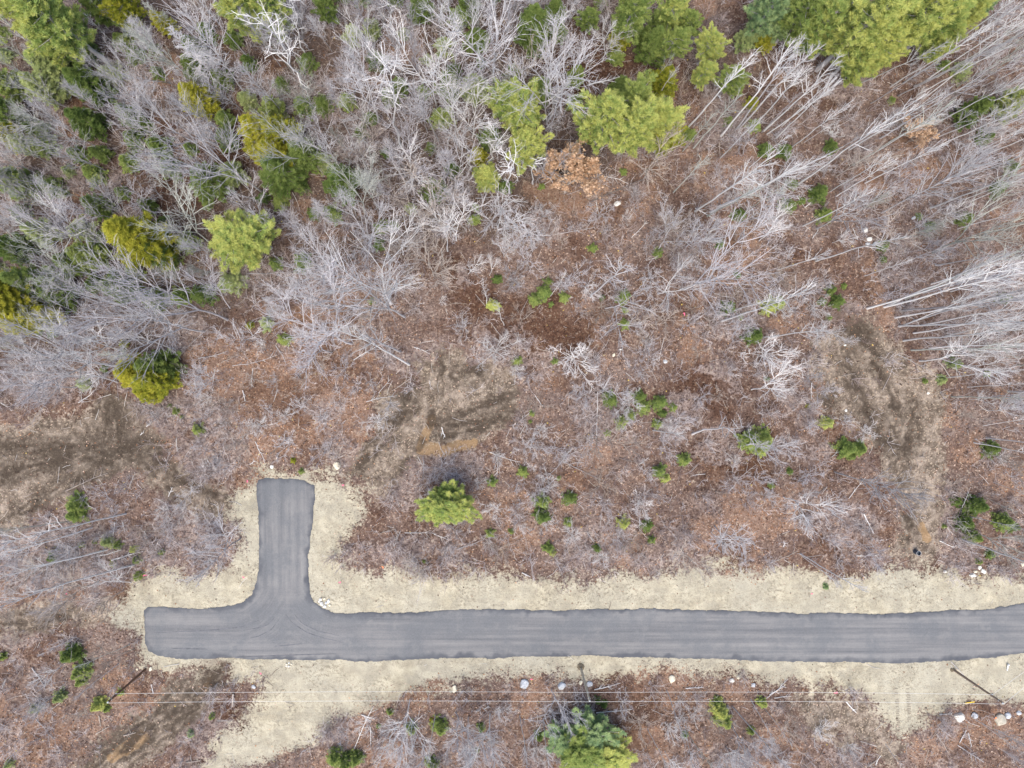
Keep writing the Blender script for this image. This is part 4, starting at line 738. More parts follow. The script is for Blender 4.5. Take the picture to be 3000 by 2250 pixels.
CLEAR = [(1000, 640), (1400, 600), (2100, 560), (2560, 900), (2400, 1250), (2560, 1600), (2000, 1640), (1150, 1640), (1240, 1420), (1560, 1250), (1350, 980)]
LOW = [(820, 2240), (1100, 2070), (1500, 2010), (2250, 2010), (2560, 2240)]; LEFT = [(0, 1600), (560, 1420), (660, 1560), (380, 1690), (0, 1760)]; MIDL = [(560, 1060), (1150, 880), (1180, 1180), (980, 1360), (620, 1360)]
for poly, n, md in ((CLEAR, 85, 26), (LOW, 26, 24), (LEFT, 14, 26), (MIDL, 24, 26)):
    done = tries = 0
    while done < n and tries < 4000:
        tries += 1; px, py = random.uniform(min(p[0] for p in poly), max(p[0] for p in poly)), random.uniform(min(p[1] for p in poly), max(p[1] for p in poly))
        if not in_poly(poly, px, py) or any((px - a) ** 2 + (py - b) ** 2 < md * md for a, b in BASES): continue
        if random.random() < .62: bush_at(px, py, random.uniform(22, 46))
        else:
            h = random.uniform(2.5, 5.5); f = H / (H - h); bare_tree('sap', px, py, NX + (px - NX) * f + random.gauss(0, 22), NY + (py - NY) * f + random.gauss(0, 22))
        done += 1

# ------------------------------------------------------------ undergrowth, sticks and loose leaves (nobody could count them)
def scatter(n, dens, rng):
    """points in the detailed ground, kept with probability dens(px,py arrays, i, j)"""
    x = rng.uniform(-68, 72, n); y = rng.uniform(-56, 50, n); i, j = gz_arr(x, y)
    keep = rng.random(n) < dens(x * S + NX, NY - y * S, i, j)
    return x[keep], y[keep], i[keep], j[keep]
open_ = lambda i, j: (1 - sstep(.35, .95, m_sand[i, j])) * (1 - .93 * m_dirt[i, j]) * (d_road[i, j] < -.3)
def undergrowth(n0, seed):
    rng = np.random.default_rng(seed)
    clump = lambda i, j: sstep(.42, .62, fbm(xs[i], ys[j], .22, 131, 3))
    dens = lambda px, py, i, j: np.clip((.10 + .38 * clump(i, j) + .10 * woods_density(px, py) + .75 * m_pl[i, j]) * open_(i, j) * (1 - .7 * m_dk[i, j]), 0, 1)
    if n0: x, y, i, j = scatter(22000, dens, rng)
    else:
        cx, cy, i, j = scatter(2000, lambda px, py, i, j: np.clip(.20 + .55 * m_pl[i, j] - .12 * woods_density(px, py), 0, 1) * open_(i, j) * (1 - .6 * m_dk[i, j]), rng)
        rep_ = rng.integers(3, 11, len(cx)); sp_ = np.repeat(rng.uniform(.25, .9, len(cx)), rep_); x = np.repeat(cx, rep_) + rng.normal(0, 1, rep_.sum()) * sp_; y = np.repeat(cy, rep_) + rng.normal(0, 1, rep_.sum()) * sp_; i, j = gz_arr(x, y)
        k_ = d_road[i, j] < -.6; x, y, i, j = x[k_], y[k_], i[k_], j[k_]
    n = len(x); base = np.stack([x, y, Z[i, j] - .03], -1)
    hgt = rng.uniform(.5, 2.2, n) * (1 + .6 * woods_density(x * S + NX, NY - y * S)) if n0 else rng.uniform(1.2, 3.4, n); tone = rng.random(n) if n0 else np.clip(rng.normal(.62, .2, n), 0, .99)
    Ps, Rs, Cs = [], [], []
    K = 4
    az = rng.uniform(0, 6.28, (n, K)); sp = rng.uniform(.15, .95, (n, K)); d = np.stack([np.cos(az) * np.sin(sp), np.sin(az) * np.sin(sp), np.cos(sp)], -1)
    L = hgt[:, None] * rng.uniform(.5, 1.05, (n, K)); p0 = np.repeat(base[:, None], K, 1); p1 = p0 + d * L[..., None] * .5; d2 = norm(d + rng.normal(0, .25, d.shape)); p2 = p1 + d2 * L[..., None] * .5
    st = np.stack([p0, p1, p2], 2).reshape(-1, 3, 3); Ps.append(st); Rs.append(np.tile([.020, .016, .010], (len(st), 1))); Cs.append(np.repeat(tone, K))
    for q in range(4):
        s = rng.uniform(.25, .98, len(st)); a = np.where(s[:, None] < .5, st[:, 0] + (st[:, 1] - st[:, 0]) * s[:, None] * 2, st[:, 1] + (st[:, 2] - st[:, 1]) * (s[:, None] * 2 - 1))
        dd = norm(norm(st[:, 2] - st[:, 0]) + rng.normal(0, .55, a.shape)); l = np.linalg.norm(st[:, 2] - st[:, 0], axis=1) * rng.uniform(.2, .5, len(a))
        b = a + dd * l[:, None] * .5; c = b + norm(dd + rng.normal(0, .3, dd.shape)) * l[:, None] * .5
        Ps.append(np.stack([a, b, c], 1)); Rs.append(np.tile([.014, .012, .008], (len(a), 1))); Cs.append(np.repeat(tone, K))
    P = np.concatenate(Ps); V, F = tubes(P, np.concatenate(Rs), 3); c = np.repeat(np.concatenate(Cs), 9)
    pal = np.array([(.26, .20, .19), (.40, .34, .33), (.60, .55, .54), (.36, .29, .26)]); col = pal[(c * 3.999).astype(int)]
    m, t, b = new_mat('brush_twigs'); a_ = N(t, 'ShaderNodeAttribute', attribute_name='Col'); t.links.new(a_.outputs['Color'], b.inputs['Base Color'])
    nm_ = 'undergrowth' if n0 else 'brush_thickets'
    tag(link(nm_, mesh_np(nm_, V, F, [m], False, col)), 'leafless seedlings covering the forest floor' if n0 else 'pale clumps of leafless brush across the clearing', 'undergrowth' if n0 else 'brush', kind='stuff')
undergrowth(15000, 77)
undergrowth(0, 177)
def sticks():
    rng = np.random.default_rng(78)
    dens = lambda px, py, i, j: np.clip((.5 + .4 * woods_density(px, py) + .5 * m_pl[i, j]) * (1 - .9 * m_sand[i, j]) * (1 - .55 * m_dirt[i, j]) * (d_road[i, j] < -.2), 0, 1)
    x, y, i, j = scatter(9500, dens, rng); n = len(x); a = rng.uniform(0, 6.28, n); L = rng.gamma(2.0, .42, n) + .2
    d = np.stack([np.cos(a), np.sin(a), rng.normal(0, .08, n)], -1); c = np.stack([x, y, Z[i, j] + .07], -1); bend = np.stack([-np.sin(a), np.cos(a), np.zeros(n)], -1) * (rng.normal(0, .06, n) * L)[:, None]
    P = np.stack([c - d * L[:, None] / 2, c + bend, c + d * L[:, None] / 2], 1); r = rng.uniform(.012, .032, n) * (.6 + .3 * L)
    V, F = tubes(P, np.stack([r, r * .9, r * .6], 1), 4)
    pal = np.array([(.50, .46, .44), (.38, .33, .31), (.60, .57, .54), (.30, .23, .19), (.17, .12, .10), (.44, .38, .33)]); col = np.repeat(pal[rng.integers(0, 6, n)], 12, axis=0)
    m, t, b = new_mat('stick_wood'); a_ = N(t, 'ShaderNodeAttribute', attribute_name='Col'); t.links.new(a_.outputs['Color'], b.inputs['Base Color'])
    tag(link('stick_litter', mesh_np('stick_litter', V, F, [m], False, col)), 'broken sticks and twigs strewn over the ground', 'sticks', kind='stuff')
sticks()
def leaves():
    rng = np.random.default_rng(79)
    dens = lambda px, py, i, j: np.clip((.55 + .6 * m_or[i, j]) * (1 - .965 * m_sand[i, j]) * (1 - .8 * m_dirt[i, j]) * (d_road[i, j] < -.15) * (1 - .3 * m_pl[i, j]), 0, 1)
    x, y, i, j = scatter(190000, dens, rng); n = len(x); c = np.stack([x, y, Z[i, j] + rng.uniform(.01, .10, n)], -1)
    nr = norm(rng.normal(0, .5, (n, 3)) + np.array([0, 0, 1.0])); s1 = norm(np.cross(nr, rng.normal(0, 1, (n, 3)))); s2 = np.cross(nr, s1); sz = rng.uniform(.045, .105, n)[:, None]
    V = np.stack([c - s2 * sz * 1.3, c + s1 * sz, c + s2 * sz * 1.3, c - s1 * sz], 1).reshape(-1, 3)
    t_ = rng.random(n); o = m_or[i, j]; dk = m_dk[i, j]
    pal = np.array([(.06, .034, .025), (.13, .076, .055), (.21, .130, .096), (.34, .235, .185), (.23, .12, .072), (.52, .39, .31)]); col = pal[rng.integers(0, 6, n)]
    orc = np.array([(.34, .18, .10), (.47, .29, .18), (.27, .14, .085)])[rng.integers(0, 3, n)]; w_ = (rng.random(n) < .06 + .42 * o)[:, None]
    col = np.where(w_, orc, col) * (1 - .62 * dk[:, None]) * (1 - .45 * m_wood_shade[i, j][:, None]); yl = rng.random(n) < .004; col[yl] = (.55, .42, .10)  # wood mask darkens leaves too, shade put into their colour
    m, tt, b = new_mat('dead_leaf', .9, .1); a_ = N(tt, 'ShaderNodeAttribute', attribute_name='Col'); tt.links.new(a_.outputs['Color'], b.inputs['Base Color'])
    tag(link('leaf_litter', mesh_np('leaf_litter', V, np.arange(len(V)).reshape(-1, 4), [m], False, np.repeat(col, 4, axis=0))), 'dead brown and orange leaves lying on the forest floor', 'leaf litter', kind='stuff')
leaves()

# ------------------------------------------------------------ fallen logs
LOGS = {1: '', 2: '1600 555 1840 495 13 w|1000 450 1050 580 5 w|610 1012 690 990 7 w|690 910 688 1000 9 w|1000 1230 1190 1340 8 g|1050 1290 1210 1312 7 w|870 1286 1060 1275 7 g|1610 1312 2000 1140 8 b|1680 1140 1860 1190 5 w|1650 1310 1670 1410 5 w|10 790 150 1030 8 g|150 960 330 1140 9 d|1310 898 1530 905 5 g|1880 1540 1980 1430 4 w|1300 1530 1640 1475 4 g|500 1000 560 975 6 w',
 3: '80 1350 250 1440 7 w|840 1545 880 1490 6 w|1940 760 2000 920 7 g|280 900 420 820 5 g|740 1270 790 1345 5 w|790 1345 835 1305 6 w|570 650 590 740 4 g|0 1500 240 1480 6 g|1100 1480 1130 1550 5 w|660 1110 760 980 4 g',
 4: '1150 640 1370 460 5 g|430 1522 700 1408 9 t|840 1502 876 1400 7 t|520 950 620 870 6 w|20 950 90 1002 6 w|1640 730 1635 850 5 w|1580 870 1595 940 6 w|1440 690 1560 630 5 t|1510 712 1800 640 4 g|1340 1320 1378 1380 6 w|1280 1320 1400 1300 5 t|1660 1200 1720 1340 5 w|1790 580 1855 700 5 g|1870 1180 1740 1290 7 d|950 1105 985 1072 7 w|1015 930 1060 1000 7 b|1600 115 1990 125 7 g|1620 1350 1655 1325 5 w|1290 665 1480 615 5 g|910 1160 930 1145 6 w|1140 1180 1145 1270 4 w|1090 1560 1115 1500 6 w',
 5: '80 675 320 540 6 w|470 590 575 635 5 w|160 945 360 905 5 w|240 890 320 795 4 w|1660 880 1650 1180 6 w|530 1300 530 1450 5 g|1160 1065 1230 1000 4 w|650 1110 672 1175 6 w|1255 905 1305 975 5 w|1475 890 1500 880 9 g|1930 1350 1990 1305 5 w|1800 1310 1950 1340 4 d|1950 160 2050 480 4 g|1430 1330 1680 1450 5 g|960 1270 1160 1335 4 w|1010 1310 1010 1420 4 w|1490 1250 1280 1480 4 g|2090 530 2060 680 4 w',
 6: '390 470 465 455 7 w|300 1520 470 1350 4 g|605 810 800 695 4 w|1390 640 1610 750 4 g|1030 778 1120 760 6 t|1535 1300 1570 1304 7 t|1552 1310 1560 1270 6 t|1070 1570 1180 1430 4 w|870 1540 930 1490 6 d|830 820 825 930 5 w|210 1525 290 1540 5 t|960 1300 1050 1245 4 w',
 7: '600 290 800 240 9 w|730 310 940 250 10 w|205 1010 290 1135 8 g|245 1345 362 1468 7 g|1512 1178 1507 1262 14 t|370 1560 490 1560 6 t|640 1320 652 1390 8 t|620 1440 710 1390 7 t|1210 1615 1310 1605 8 t|20 1140 45 1080 6 w|800 1450 880 1430 7 t|480 400 500 60 5 g|830 395 865 340 6 w|990 1180 975 1120 5 w|260 190 420 100 4 g|800 60 815 120 5 w|940 120 970 190 5 w|740 150 750 60 5 w',
 8: '1650 1297 1880 1275 9 w|1640 1150 1810 1110 7 w|80 1540 210 1255 6 w|130 1310 218 1340 6 w|190 1390 193 1510 6 w|745 245 920 180 6 g|250 138 350 110 6 t|340 220 385 120 6 w|410 135 610 140 5 w|600 145 690 180 5 w|1170 392 1225 420 8 w|840 1560 890 1590 7 g|925 1280 955 1260 6 w|870 1290 895 1285 6 w|1590 130 1640 200 6 w',
 9: '1640 1435 1720 1560 7 t|1790 1490 1838 1412 7 w|1850 1430 1870 1520 7 w|540 1205 680 1080 5 g|560 1180 660 1120 5 w|590 1200 700 1190 5 w|1125 285 1275 278 8 w|1170 10 1240 140 7 w|1660 1308 1745 1302 8 w|20 1145 135 1135 7 w|1060 1230 1125 1300 8 w|1250 1640 1285 1580 6 w|1200 1650 1260 1610 8 t|990 210 1030 248 7 t|650 225 662 195 6 w|545 340 740 250 5 t|1660 185 1760 230 7 w|1760 185 1830 200 6 t|715 330 720 390 8 t|1780 1510 1950 1620 5 g'}
LW = {'w': ('white', 'bleached'), 'g': ('grey', 'grey'), 't': ('tan', 'tan'), 'b': ('dark', 'brown'), 'd': ('dark', 'dark')}
def log_thing(x0, y0, x1, y1, wd, c):
    a = np.array([gx(x0), gy(y0)]); b = np.array([gx(x1), gy(y1)]); n = 7; t = np.linspace(0, 1, n)
    q = a + np.outer(t, b - a); L = np.linalg.norm(b - a); d = (b - a) / L; pr = np.array([-d[1], d[0]]); rng = np.random.default_rng(int(x0 * 7 + y0))
    q = q + np.outer(np.cumsum(rng.normal(0, .012 * L, n)) * np.sin(t * np.pi), pr)
    r = max(.03, wd / 2.212 / S * .5 * .9); z = np.array([ground_z(*p) for p in q]); z = np.maximum(z, z.mean()) + r + .05
    A = Acc(); rad = r * (1 - .5 * t); V, F = tubes(np.column_stack([q, z])[None], rad[None], 8); A.add(V, F)
    for e in (0, n - 1): A.add(V[e * 8:e * 8 + 8], np.arange(8).reshape(1, 8) if e else np.arange(7, -1, -1).reshape(1, 8))
    sub = []
    for k in range(int(3 + L)):
        s = rng.uniform(.2, .97); i = int(s * (n - 1)); p = np.append(q[i], z[i]); sd_ = rng.choice([-1, 1]); dv = norm(np.append(d * .8 + pr * sd_ * rng.uniform(.4, 1), rng.uniform(-.02, .35)))
        l = rng.uniform(.2, .22 * L + .4); sub.append(np.stack([p, p + dv * l * .5, p + dv * l + rng.normal(0, .05 * l, 3)]))
    A.add(*tubes(np.array(sub), np.tile([r * .4 + .005, r * .3 + .005, .006], (len(sub), 1)), 4))
    o = link('fallen_log' if wd >= 7 else 'fallen_branch', A.mesh('log', [BARK[LW[c][0]]], True))
    w_ = LW[c][1]; ln = 'long' if L > 5 else 'short' if L < 2.2 else ''
    label_later(o, ' '.join(f'{ln} {w_} fallen {"log" if wd >= 7 else "branch"}'.split()), (x0 + x1) / 2, (y0 + y1) / 2, 'log' if wd >= 7 else 'branch', 'fallen logs' if wd >= 7 else 'fallen branches')
for tno, txt in LOGS.items():
    for e in filter(None, txt.split('|')):
        f = e.split(); log_thing(*tp(tno, float(f[0]), float(f[1])), *tp(tno, float(f[2]), float(f[3])), float(f[4]), f[5])

# ------------------------------------------------------------ boulders and stones
def rock(px, py, rx, ry, col, label, group, ang=0.0, name='boulder', seed=None, flat=.62, dz=0):
    rng = np.random.default_rng(int(seed if seed is not None else px * 3 + py)); import bmesh
    bm = bmesh.new(); bmesh.ops.create_icosphere(bm, subdivisions=4, radius=1)
    V = np.array([v.co[:] for v in bm.verts]); F = np.array([[v.index for v in f.verts] for f in bm.faces]); bm.free()
    k = np.ones(len(V))
    for _ in range(11):                                     # planes cut off the ball: worn facets
        nrm = norm(rng.normal(0, 1, 3)); dpl = rng.uniform(.66, .93); h_ = V @ nrm; k = np.minimum(k, np.where(h_ > dpl, dpl / np.maximum(h_, 1e-3), 1))
    V = V * k[:, None]; off = rng.uniform(0, 50, 2)
    V = V * (1 + .10 * (fbm(V[:, 0] + V[:, 2] * .7 + off[0], V[:, 1] - V[:, 2] * .6 + off[1], 2.2, 7, 3) - .5))[:, None]
    V = V * np.array([rx / S, ry / S, flat * (rx + ry) / 2 / S]) * 1.1; c, s = math.cos(ang), math.sin(ang); V[:, :2] = V[:, :2] @ np.array([[c, s], [-s, c]])
    o = link(name, mesh_np(name, V, F, [ROCK[col]], True)); x, y = gx(px), gy(py)
    o.location = (x, y, ground_z(x, y) + .32 * flat * (rx + ry) / 2 / S + dz)
    tag(o, label, 'boulder' if max(rx, ry) > 7 else 'stone', group); return o
B = 'boulders along the verges'
def rk(t, x, y, rx, ry, col, label, ang=0.0, group=B, **k):
    p = tp(t, x, y); rock(*p, rx / 2.212, ry / 2.212, col, label, group, ang, **k)
rk(4, 2186, 1356, 23, 25, 'cream', 'round cream boulder above right of the paved spur')
rk(4, 1763, 1365, 12, 11, 'white', 'small pale stone just above the top of the paved spur', name='stone')
rk(8, 1183, 1113, 31, 29, 'grey', 'flat grey boulder below the road, biggest left of the middle pole')
rk(8, 1427, 1122, 28, 25, 'grey', 'angular grey boulder between flat boulder and middle utility pole', .3)
rk(8, 734, 1143, 17, 24, 'cream', 'cream boulder with dark hollow under the wires, left of the others')
rk(8, 1552, 1105, 11, 15, 'cream', 'small cream stone just left of the middle utility pole', -.3, name='stone')
rk(8, 1608, 1115, 19, 18, 'grey', 'pale grey boulder just right of the middle utility pole')
rk(8, 2142, 1083, 21, 25, 'cream', 'cream boulder alone on the leaf edge right of middle pole')
rk(9, 317, 1090, 18, 14, 'white', 'white angular stone, left of three near the lime fir', .2)
rk(9, 360, 1068, 11, 14, 'cream', 'small cream stone, middle of three above the lime fir', -.4, name='stone')
rk(9, 455, 1120, 13, 16, 'grey', 'grey stone, right of three at the sand edge', -.3, name='stone')
rk(9, 1790, 1327, 35, 30, 'white', 'big white angular boulder below the right utility pole', -.5)
rk(9, 1890, 1320, 23, 20, 'grey', 'blue-grey boulder right of the big white boulder', -.5)
rk(9, 2060, 1350, 35, 38, 'beige', 'big smooth beige boulder near the right edge')
rk(9, 2107, 1320, 20, 19, 'grey', 'blue-grey boulder touching the beige boulder')
rk(9, 2182, 1305, 18, 13, 'grey', 'pale blue-grey boulder at the right edge below the road', -.3)
rk(9, 1700, 387, 11, 9, 'white', 'small white stone on sand left of the upper boulder cluster', name='stone')
UC = 'boulder cluster above the road at right'
rk(9, 1918, 358, 13, 12, 'white', 'topmost stone of the boulder cluster above the road', .3, UC)
rk(9, 1940, 380, 18, 14, 'white', 'right stone of the boulder cluster above the road', -.5, UC)
rk(9, 1890, 383, 14, 8, 'cream', 'thin cream stone on left of the boulder cluster', .2, UC)
rk(9, 1876, 409, 23, 15, 'white', 'lowest and widest stone of the boulder cluster', -.1, UC)
rk(9, 2198, 338, 14, 14, 'cream', 'cream boulder at the right edge above the road')
rk(7, 975, 1018, 10, 14, 'cream', 'cream stone right beside the left pole foot', -.4, name='stone')
rk(7, 887, 1020, 7, 9, 'cream', 'small cream stone left of the left pole foot', 0, name='stone')
rk(7, 1645, 1131, 14, 12, 'grey', 'blue-grey stone in the dark brush below the road', name='stone')
rk(2, 1790, 1318, 24, 15, 'white', 'pale boulder in leaf litter right of the orange beech', .5, 'stones in the clearing')
rk(3, 958, 862, 14, 10, 'white', 'pale stone among bare trees below the pine grove', .5, 'stones in the clearing', name='stone')
rk(3, 1183, 1492, 15, 17, 'white', 'topmost pale stone of the small group in the clearing', .3, 'stones in the clearing')
rk(3, 1206, 1550, 17, 15, 'white', 'middle pale stone of the small group in the clearing', .3, 'stones in the clearing')
rk(3, 1196, 1580, 15, 8, 'grey', 'lower left stone of the small group in the clearing', 0, 'stones in the clearing')
rk(3, 1241, 1581, 16, 12, 'grey', 'lower right stone of the small group in the clearing', .6, 'stones in the clearing')
rk(3, 1500, 1410, 15, 10, 'grey', 'single grey stone right of the small stone group', .5, 'stones in the clearing')
rk(5, 1765, 641, 9, 12, 'cream', 'small cream stone right of the dark soil patch', -.5, 'stones in the clearing', name='stone')
rk(5, 2097, 684, 14, 12, 'grey', 'grey stone far right of the dark soil patch', 0, 'stones in the clearing')
rk(5, 1810, 606, 8, 6, 'white', 'tiny white stone above the small cream stone', 0, 'stones in the clearing', name='stone')
rk(6, 1048, 578, 8, 7, 'white', 'tiny white stone at the top of the right bare dirt', 0, 'stones in the clearing', name='stone')
rk(6, 1057, 1001, 9, 9, 'white', 'tiny white stone left of the right bare dirt', 0, 'stones in the clearing', name='stone')
rk(6, 1590, 888, 9, 8, 'white', 'tiny white stone right of the right bare dirt', 0, 'stones in the clearing', name='stone')
for i, (x, y, rx, ry, c) in enumerate([(2078, 567, 12, 9, 'white'), (2103, 560, 10, 8, 'cream'), (2130, 577, 13, 10, 'white'), (2085, 592, 15, 11, 'white'), (2137, 602, 9, 9, 'cream'), (2105, 610, 13, 9, 'white'), (2115, 588, 10, 8, 'grey'), (2068, 580, 7, 6, 'white')]):
    rk(7, x, y, rx, ry, c, 'pale stone of the little pile at the road corner by the spur', i * .7, 'stone pile at the corner', name='stone', flat=.8)
for i, (x, y, r_) in enumerate([(1858, 985, 9), (1873, 977, 7), (1890, 985, 8), (1872, 998, 8), (1886, 1000, 6), (1855, 998, 6)]):
    rk(7, x, y, r_, r_ * .8, 'white' if i % 2 else 'cream', 'pale stone of the small heap under the road, below the junction', i, 'small stone heap', name='stone', flat=.8)

# ------------------------------------------------------------ utility poles and wires
POLE_M = {'brown': plain('brown_pole_wood', (.15, .085, .055), .85, .3, 3), 'light': plain('weathered_pole_wood', (.47, .41, .31), .85, .2, 3), 'mid': plain('dull_pole_wood', (.26, .19, .14), .85, .25, 3)}
PORC = plain('white_porcelain', (.8, .8, .78), .25, .05); STEEL = plain('galvanised_steel', (.42, .43, .45), .45, .1, 8, .6); ALU = plain('aluminium_wire', (.66, .65, .62), .5, .06)
PH = 8.6
def utility_pole(px, py, mat, label, arm):
    b = at(px, py); b[2] = ground_z(b[0], b[1]) - .1
    root = bpy.data.objects.new('utility_pole', None); COL.objects.link(root); root.location = b; tag(root, label, 'utility pole', 'utility poles')
    n = 8; z = np.linspace(0, PH + .1, n); A = Acc(); V, F = tubes(np.column_stack([np.zeros(n), np.zeros(n), z])[None], np.linspace(.17, .115, n)[None], 14); A.add(V, F); A.add(V[-14:], np.arange(14).reshape(1, 14))
    link('shaft', A.mesh('shaft', [POLE_M[mat]], True), root)
    def lathe(name, prof, zz, x, y, m, par=None):
        A = Acc(); p = np.array([(x, y, zz + q[1]) for q in prof]); r = np.array([q[0] for q in prof]); V, F = tubes(p[None], r[None], 10); A.add(V, F); A.add(V[-10:], np.arange(10).reshape(1, 10)); return link(name, A.mesh(name, [m], True), par or root)
    lathe('insulator', [(.05, 0), (.10, .02), (.10, .09), (.06, .11), (.09, .14), (.05, .20)], PH + .10, 0, 0, PORC)
    lathe('collar', [(.135, 0), (.15, .01), (.15, .06), (.135, .07)], PH - .5, 0, 0, STEEL)
    A = Acc(); A.add(*tubes(np.array([[[0, .10, PH - 1.7], [0, .19, PH - 1.68], [0, .19, PH - 1.55]]]), np.array([[.02, .02, .02]]), 6)); br_ = link('bracket', A.mesh('bracket', [STEEL]), root); lathe('lower_insulator', [(.03, 0), (.06, .02), (.06, .1), (.03, .13)], PH - 1.65, 0, .19, PORC, br_)
    A = Acc()
    for k in range(3): A.add(*tubes(np.array([[[-.17, 0, 3 + k * .5], [.17, 0, 3 + k * .5]]]), np.array([[.012, .012]]), 5))
    link('step_bolts', A.mesh('step_bolts', [STEEL]), root)
    return b
PL = [utility_pole(424, 1963, 'brown', 'dark brown leaning-looking utility pole at the left end of the wires', 1), utility_pole(1702, 1958, 'light', 'pale weathered utility pole in the middle below the road', 1), utility_pole(2796, 1964, 'mid', 'brown utility pole on the sand at the right', 0)]
def wire(a, b, label, sag=.35):
    n = 26; t = np.linspace(0, 1, n); p = a + np.outer(t, b - a); p[:, 2] -= sag * 4 * t * (1 - t)
    A = Acc(); A.add(*tubes(p[None], np.full((1, n), .017), 6)); tag(link('power_line', A.mesh('power_line', [ALU], True)), label, 'wire', 'overhead wires')
tops = [p + np.array([0, 0, PH + .36]) for p in PL]; lows = [p + np.array([0, .19, PH - 1.53]) for p in PL]
wire(tops[0], tops[1], 'lower-lying overhead wire from the left pole to the middle pole'); wire(tops[1], tops[2], 'lower-lying overhead wire from the middle pole to the right pole')
wire(lows[0], lows[1], 'upper-lying overhead wire from the left pole to the middle pole'); wire(lows[1], lows[2], 'upper-lying overhead wire from the middle pole to the right pole')
e1 = at(3150, 1905, PH + .3); e2 = at(3150, 1872, PH - 1.5)
wire(tops[2], e1, 'overhead wire running up right from the right pole top', .2); wire(lows[2], e2, 'second overhead wire running right from below the right pole top', .2)
def mound(px, py, r):
    rng = np.random.default_rng(5); n = 24; rings = 6; V = [(0, 0, .16)]; x, y = gx(px), gy(py)
    for k in range(1, rings + 1):
        for j in range(n):
            rr = r * k / rings * (1 + rng.uniform(-.16, .16)); V.append((rr * math.cos(j * 6.2832 / n), rr * math.sin(j * 6.2832 / n), .16 * (1 - (k / rings) ** 2) + rng.uniform(-.015, .03) - .03 * (k == rings)))
    F3 = np.array([[0, 1 + j, 1 + (j + 1) % n] for j in range(n)]); F4 = np.array([[1 + k * n + j, 1 + (k + 1) * n + j, 1 + (k + 1) * n + (j + 1) % n, 1 + k * n + (j + 1) % n] for k in range(rings - 1) for j in range(n)])
    o = link('soil_mound', mesh_np('soil_mound', np.array(V), [F3, F4], [plain('dug_soil', (.14, .115, .08), .95, .35, 5)], True)); o.location = (x, y, ground_z(x, y) + .01)
    return o
tag(mound(1701, 1953, .5), 'dark ring of dug soil round the middle pole foot', 'soil mound', kind='structure'); tag(mound(2790, 1962, .32), 'dark dug soil round the right pole foot', 'soil mound', kind='structure')

# ------------------------------------------------------------ small things
PINK = plain('pink_flagging', (.85, .16, .28), .6, .12); ORNG = plain('orange_flagging', (.85, .22, .06), .6, .12); YEL = plain('yellow_paint', (.75, .50, .05), .6, .15); STAKE = plain('stake_wood', (.50, .40, .27), .85, .2)
def flag(px, py, mat, colour, label_extra=None):
    x, y = gx(px), gy(py); root = bpy.data.objects.new('survey_flag', None); COL.objects.link(root); root.location = (x, y, ground_z(x, y)); root.rotation_euler = (0, 0, random.uniform(0, 6.28))
    A = Acc(); A.add(*tubes(np.array([[[0, 0, -.1], [0, 0, .75]]]), np.array([[.02, .016]]), 6)); link('stake', A.mesh('stake', [STAKE]), root)
    n = 8; t = np.linspace(0, 1, n); P = np.column_stack([.40 * t, .06 * np.sin(t * 5), .72 - .35 * t * t]); V = np.concatenate([P + [0, .07, .03], P - [0, .07, .03]]); i = np.arange(n - 1)
    V = np.concatenate([V, V + [0, 0, -.008]]); F = np.concatenate([np.stack([i, i + n, i + n + 1, i + 1], -1), np.stack([i + 2 * n, i + 2 * n + 1, i + 3 * n + 1, i + 3 * n], -1)])
    link('ribbon', mesh_np('ribbon', V, F, [mat], True), root); label_later(root, f'{colour} survey flag', px, py, 'survey flag', 'survey flags')
for t, x, y, c in [(4, 1612, 1445, 0), (5, 25, 1475, 0), (7, 948, 404, 0), (7, 1597, 411, 0), (7, 1707, 1030, 0), (8, 4, 440, 0), (7, 450, 525, 0), (9, 815, 520, 0), (9, 985, 1150, 0), (8, 268, 340, 1), (8, 1222, 1070, 0), (5, 2208, 372, 0), (9, 2012, 1318, 1)]:
    flag(*tp(t, x, y), (PINK, ORNG)[c], ('pink', 'orange')[c])
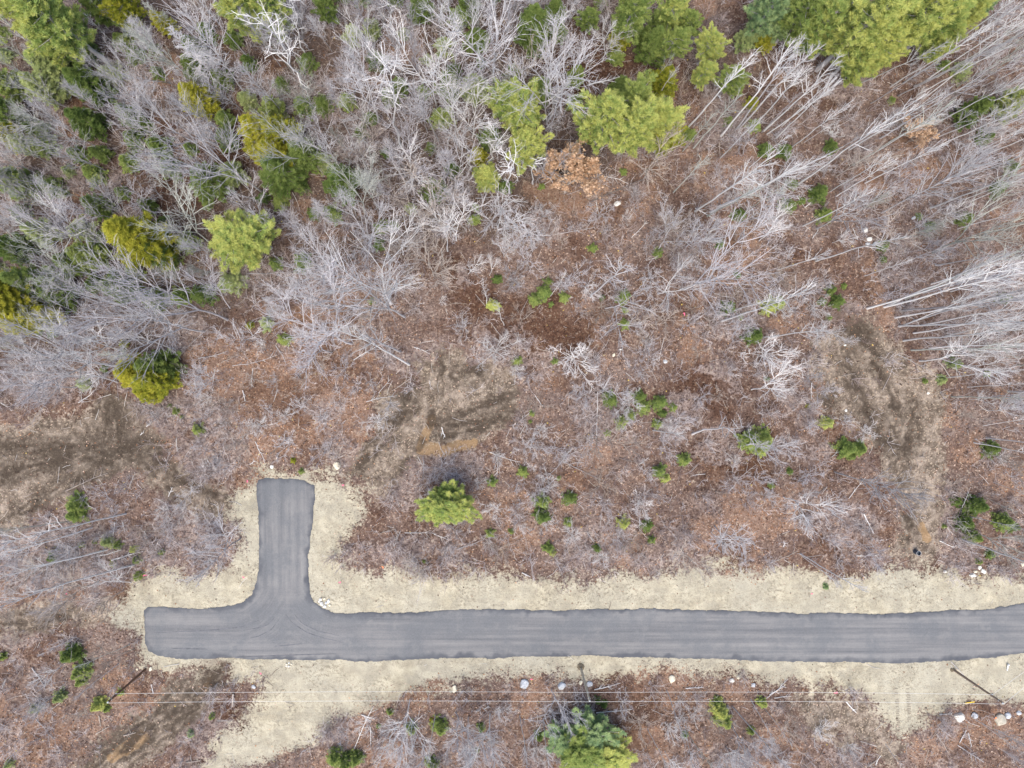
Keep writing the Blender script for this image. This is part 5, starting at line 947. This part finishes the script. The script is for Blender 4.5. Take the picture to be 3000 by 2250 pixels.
def drum(px, py):
    x, y = gx(px), gy(py); root = bpy.data.objects.new('steel_drum', None); COL.objects.link(root); root.location = (x, y, ground_z(x, y) - .03); tag(root, 'open blue-black steel drum standing in the right dirt track', 'drum')
    z = np.linspace(0, .85, 30); r = .30 + .012 * (np.abs(np.sin(z * 11)) > .92); A = Acc(); p = np.column_stack([z * 0, z * 0, z])
    A.add(*tubes(p[None], r[None], 24)); V, F = tubes(p[None], np.full((1, 30), .285), 24); A.add(V, F[:, ::-1]); A.add(V[:24] + [0, 0, .55], np.arange(24).reshape(1, 24))
    link('body', A.mesh('body', [plain('drum_paint', (.035, .05, .075), .4, .3)], True), root)
    ang = np.linspace(0, 6.2832, 33); pr = np.column_stack([.295 * np.cos(ang), .295 * np.sin(ang), ang * 0 + .85]); A = Acc()
    sec = np.arange(6) * 6.2832 / 6; V = np.array([[(.295 + .022 * math.cos(s)) * math.cos(a), (.295 + .022 * math.cos(s)) * math.sin(a), .85 + .022 * math.sin(s)] for a in ang[:-1] for s in sec])
    F = np.array([[i * 6 + j, ((i + 1) % 32) * 6 + j, ((i + 1) % 32) * 6 + (j + 1) % 6, i * 6 + (j + 1) % 6] for i in range(32) for j in range(6)]); A.add(V, F); link('rim', A.mesh('rim', [STEEL], True), root)
drum(*tp(9, 1508, 257))
def board(px0, py0, px1, py1, wd, mat, name, label, cat):
    a = np.array([gx(px0), gy(py0)]); b = np.array([gx(px1), gy(py1)]); d = (b - a) / np.linalg.norm(b - a); n = np.array([-d[1], d[0]]) * wd / 2; z = max(ground_z(*a), ground_z(*b)) + .1
    c = [a - n, b - n, b + n, a + n]; V = [(*p, z) for p in c] + [(*p, z + .05) for p in c]; F = np.array([[3, 2, 1, 0], [4, 5, 6, 7], [0, 1, 5, 4], [1, 2, 6, 5], [2, 3, 7, 6], [3, 0, 4, 7]])
    tag(link(name, mesh_np(name, np.array(V), F, [mat])), label, cat)
board(*tp(9, 1825, 1236), *tp(9, 1888, 1226), .10, YEL, 'painted_stake', 'yellow painted stake lying at the sand edge by the right pole', 'stake')
def pipe_stub(px, py):
    x, y = gx(px), gy(py); A = Acc(); z0 = ground_z(x, y); P = np.array([[[x, y - .45, z0 + .07], [x + .03, y + .1, z0 + .16], [x + .06, y + .42, z0 + .30]]])
    A.add(*tubes(P, np.array([[.07, .075, .13]]), 12)); V, F = tubes(P, np.array([[.055, .06, .115]]), 12); A.add(V, F[:, ::-1])
    tag(link('plastic_pipe', A.mesh('plastic_pipe', [plain('white_plastic', (.8, .8, .8), .35, .04)], True)), 'short white plastic pipe lying on sand right of the right pole', 'pipe')
pipe_stub(*tp(9, 2100, 1002))

finish_labels()
print('COUNT', COUNT, 'objects', len(bpy.data.objects))
